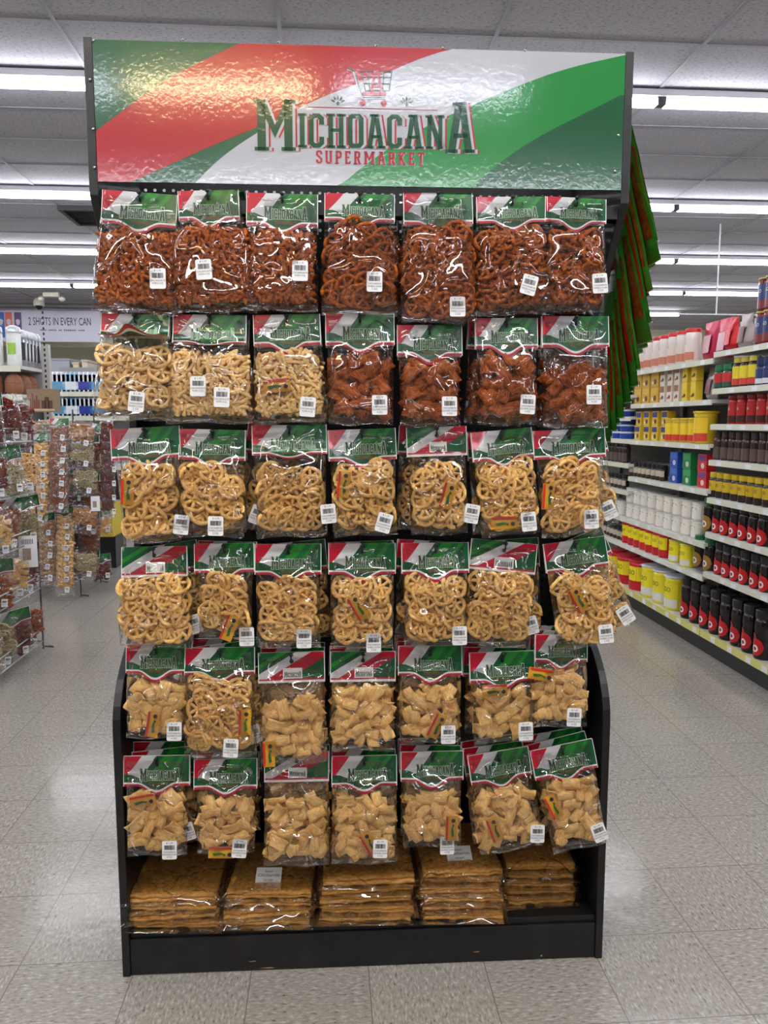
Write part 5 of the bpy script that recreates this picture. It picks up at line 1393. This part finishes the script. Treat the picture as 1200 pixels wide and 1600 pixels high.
def tumbler_g():
    o = thing('white_canister', 'x', 'canister')
    MB().lathe([(.06, 0), (.062, .01), (.062, .29)], 14).build('body', mat('canister_white', (214, 218, 214), .3), o, True)
    MB().lathe([(.064, .29), (.066, .30), (.06, .34), (.02, .36)], 14).build('lid', mat('tumbler_lid', (210, 212, 216), .25, .3), o, True)
    m = MB(); n = 8; vs = []
    for i in range(n+1):
        a = -.6+1.2*i/n
        for z in (.10, .20): vs.append((.0632*math.sin(a), -.0632*math.cos(a), z))
    m.add(vs, [(2*i, 2*i+2, 2*i+3, 2*i+1) for i in range(n)]); m.build('label', mat('label_lime', (150, 200, 70), .4), o); return o
steel_b = mat('brushed_steel', (170, 172, 176), .3, .7)
for i in range(3): place(tumbler_g, USED, LX-.08-i*.16, GY+.08, z_t+.001, 'white canister with a lime label on the left end shelf, %s from right' % ORD[i], 'white canisters on the left shelf')
for i in range(5): place(tumbler, USED, LX-.065, GY+.22+i*.085+.0, z_t+.001, 'steel tumbler with dark sleeve on the left end shelf, %s from the front' % ORD[i], 'steel tumblers on the left shelf')
m_ = MB()
def cup():
    o = thing('clay_cup', 'x', 'cup'); MB().lathe([(.055, 0), (.075, .03), (.078, .10), (.06, .16), (.02, .19)], 16).build('body', mat('clay_brown', (142, 92, 66), .6, noise=.12), o, True)
    MB().lathe([(.076, .098), (.080, .101), (.076, .104)], 16, cap=False).build('rim', mat('clay_dark', (110, 66, 46), .6), o, True); return o
for i in range(3): place(cup, USED, LX-.10-i*.17, GY+.09, z_c+.001, 'brown clay cup on the lower left end shelf, %s from the corner' % ORD[i], 'clay cups on the left shelf')
for i in range(3): place(cup, USED, LX-.09, GY+.26+i*.165, z_c+.001, 'brown clay cup along the shelf side, %s behind the corner' % ORD[i], 'clay cups on the left shelf')
# picture carton standing on the far rack
p = at_y(43, 640, 6.95); q = at_y(86, 604, 6.95)
t = thing('picture_carton', 'brown carton printed with kitchen utensils above the far left rack', 'carton', (p.x, 6.95, p.z-.02))
w_, h_ = q.x-p.x, q.z-p.z
MB().box((0, 0, 0), (w_, .12, h_)).build('carton', mat('carton_brown', (134, 112, 86), .5), t)
m = MB(); rq = random.Random(8)
for i in range(5): x = w_*(.1+.07*i); m.box((x, -.002, h_*.15), (x+.012, 0, h_*rq.uniform(.5, .8)), 0)
for i in range(3): x = w_*(.5+.12*i); m.lathe([(.001, 0), (.001, .001)], 4, (x, 0, 0), 1) if False else m.box((x, -.002, h_*.15), (x+.035, 0, h_*rq.uniform(.45, .65)), 1)
m.box((w_*.05, -.001, h_*.05), (w_*.95, 0, h_*.13), 2)
m.build('print', [mat('print_rust', (116, 50, 34), .5), mat('print_brown', (84, 50, 36), .5), mat('print_pale', (190, 170, 130), .5)], t)
MB().box((.02, .03, -p.z+.0+.02), (.05, .06, .0)).build('stand_post', WIRED, t)
# far shelves with cartons and bottles
FY = 9.6; a = at_y(74, 612, FY); b_ = at_y(150, 612, FY)
t = thing('shelf_unit', 'far white shelving with blue and white cartons beyond the left racks', 'shelving', (a.x, FY, 0))
W_ = b_.x-a.x+.5
zf = [a.z, at_y(100, 650, FY).z, .9, .45, .1]
for z in zf:
    s = MB().box((0, 0, z-.03), (W_, .45, z)).build('shelf', shelf_w, t); MB().box((0, -.012, z-.055), (W_, 0, z-.002)).build('price_rail', rail_m, s)
MB().box((0, .3, .14), (W_, .448, zf[2]-.05)).build('dark_filler', MATS['filler_dark'], t)  # same dark filler block below the far shelves
MB().box((0, .45, 0), (W_, .48, a.z+.32)).build('back_panel', mat('panel_grey', (150, 148, 146), .5), t)
def mkc(nm, c1, c2, h):
    def f():
        o = thing(nm, 'x', 'carton'); MB().box((-.045, 0, 0), (.045, .08, h*.86)).build('carton', col_('c_%d_%d_%d' % c1, c1), o, bevel=.003)
        m = MB(); m.box((-.04, -.001, h*.1), (.04, 0, h*.5)); m.build('print', col_('c_%d_%d_%d' % c2, c2), o)
        m = MB(); m.prism([(.0, h*.86), (.08, h*.86), (.04, h)], 'x', -.045, .045); m.build('gable', col_('c_%d_%d_%d' % c1, c1), o); return o
    return f
CC = [mkc('white_carton', (222, 226, 232), (90, 150, 190), .24), mkc('light_blue_carton', (150, 190, 214), (222, 226, 232), .24), mkc('blue_cap_carton', (214, 220, 232), (40, 60, 150), .24)]
CNm = ['white carton', 'light blue carton', 'white carton with a blue print']
n = 12
for k, z in enumerate(zf[:2]):
    for i in range(n):
        c = (i//3) % 3; x = a.x+.06+i*(W_-.45)/n
        for q in range(1):
            place(CC[c], USED, x, FY+.02, z+.001, '%s on the %s far shelf, %s from left' % (CNm[c], ['upper', 'lower'][k], ORD[i]), 'cartons on the far left shelves')
# grey boxes high at the back
for i, (x0, x1, y0, y1, c, nm) in enumerate([(76, 114, 560, 592, (150, 154, 162), 'wide grey'), (115, 128, 566, 592, (214, 196, 168), 'beige'), (129, 142, 562, 592, (196, 184, 166), 'pale beige')]):
    A_ = at_y(x0, y1, 11.2); B_ = at_y(x1, y0, 11.2)
    t = thing('storage_box', '%s storage box stacked at the back below the banner' % nm, 'box', (A_.x, 11.2, 0))
    w_ = B_.x-A_.x-.05; MB().box((0, 0, 0.002), (w_, .5, B_.z-.03)).build('carton', mat('storage_%d' % i, c, .6), t)
    MB().box((-.01, -.01, B_.z-.03), (w_+.01, .51, B_.z)).build('lid', mat('storage_lid_%d' % i, tuple(int(v*.9) for v in c), .6), t)
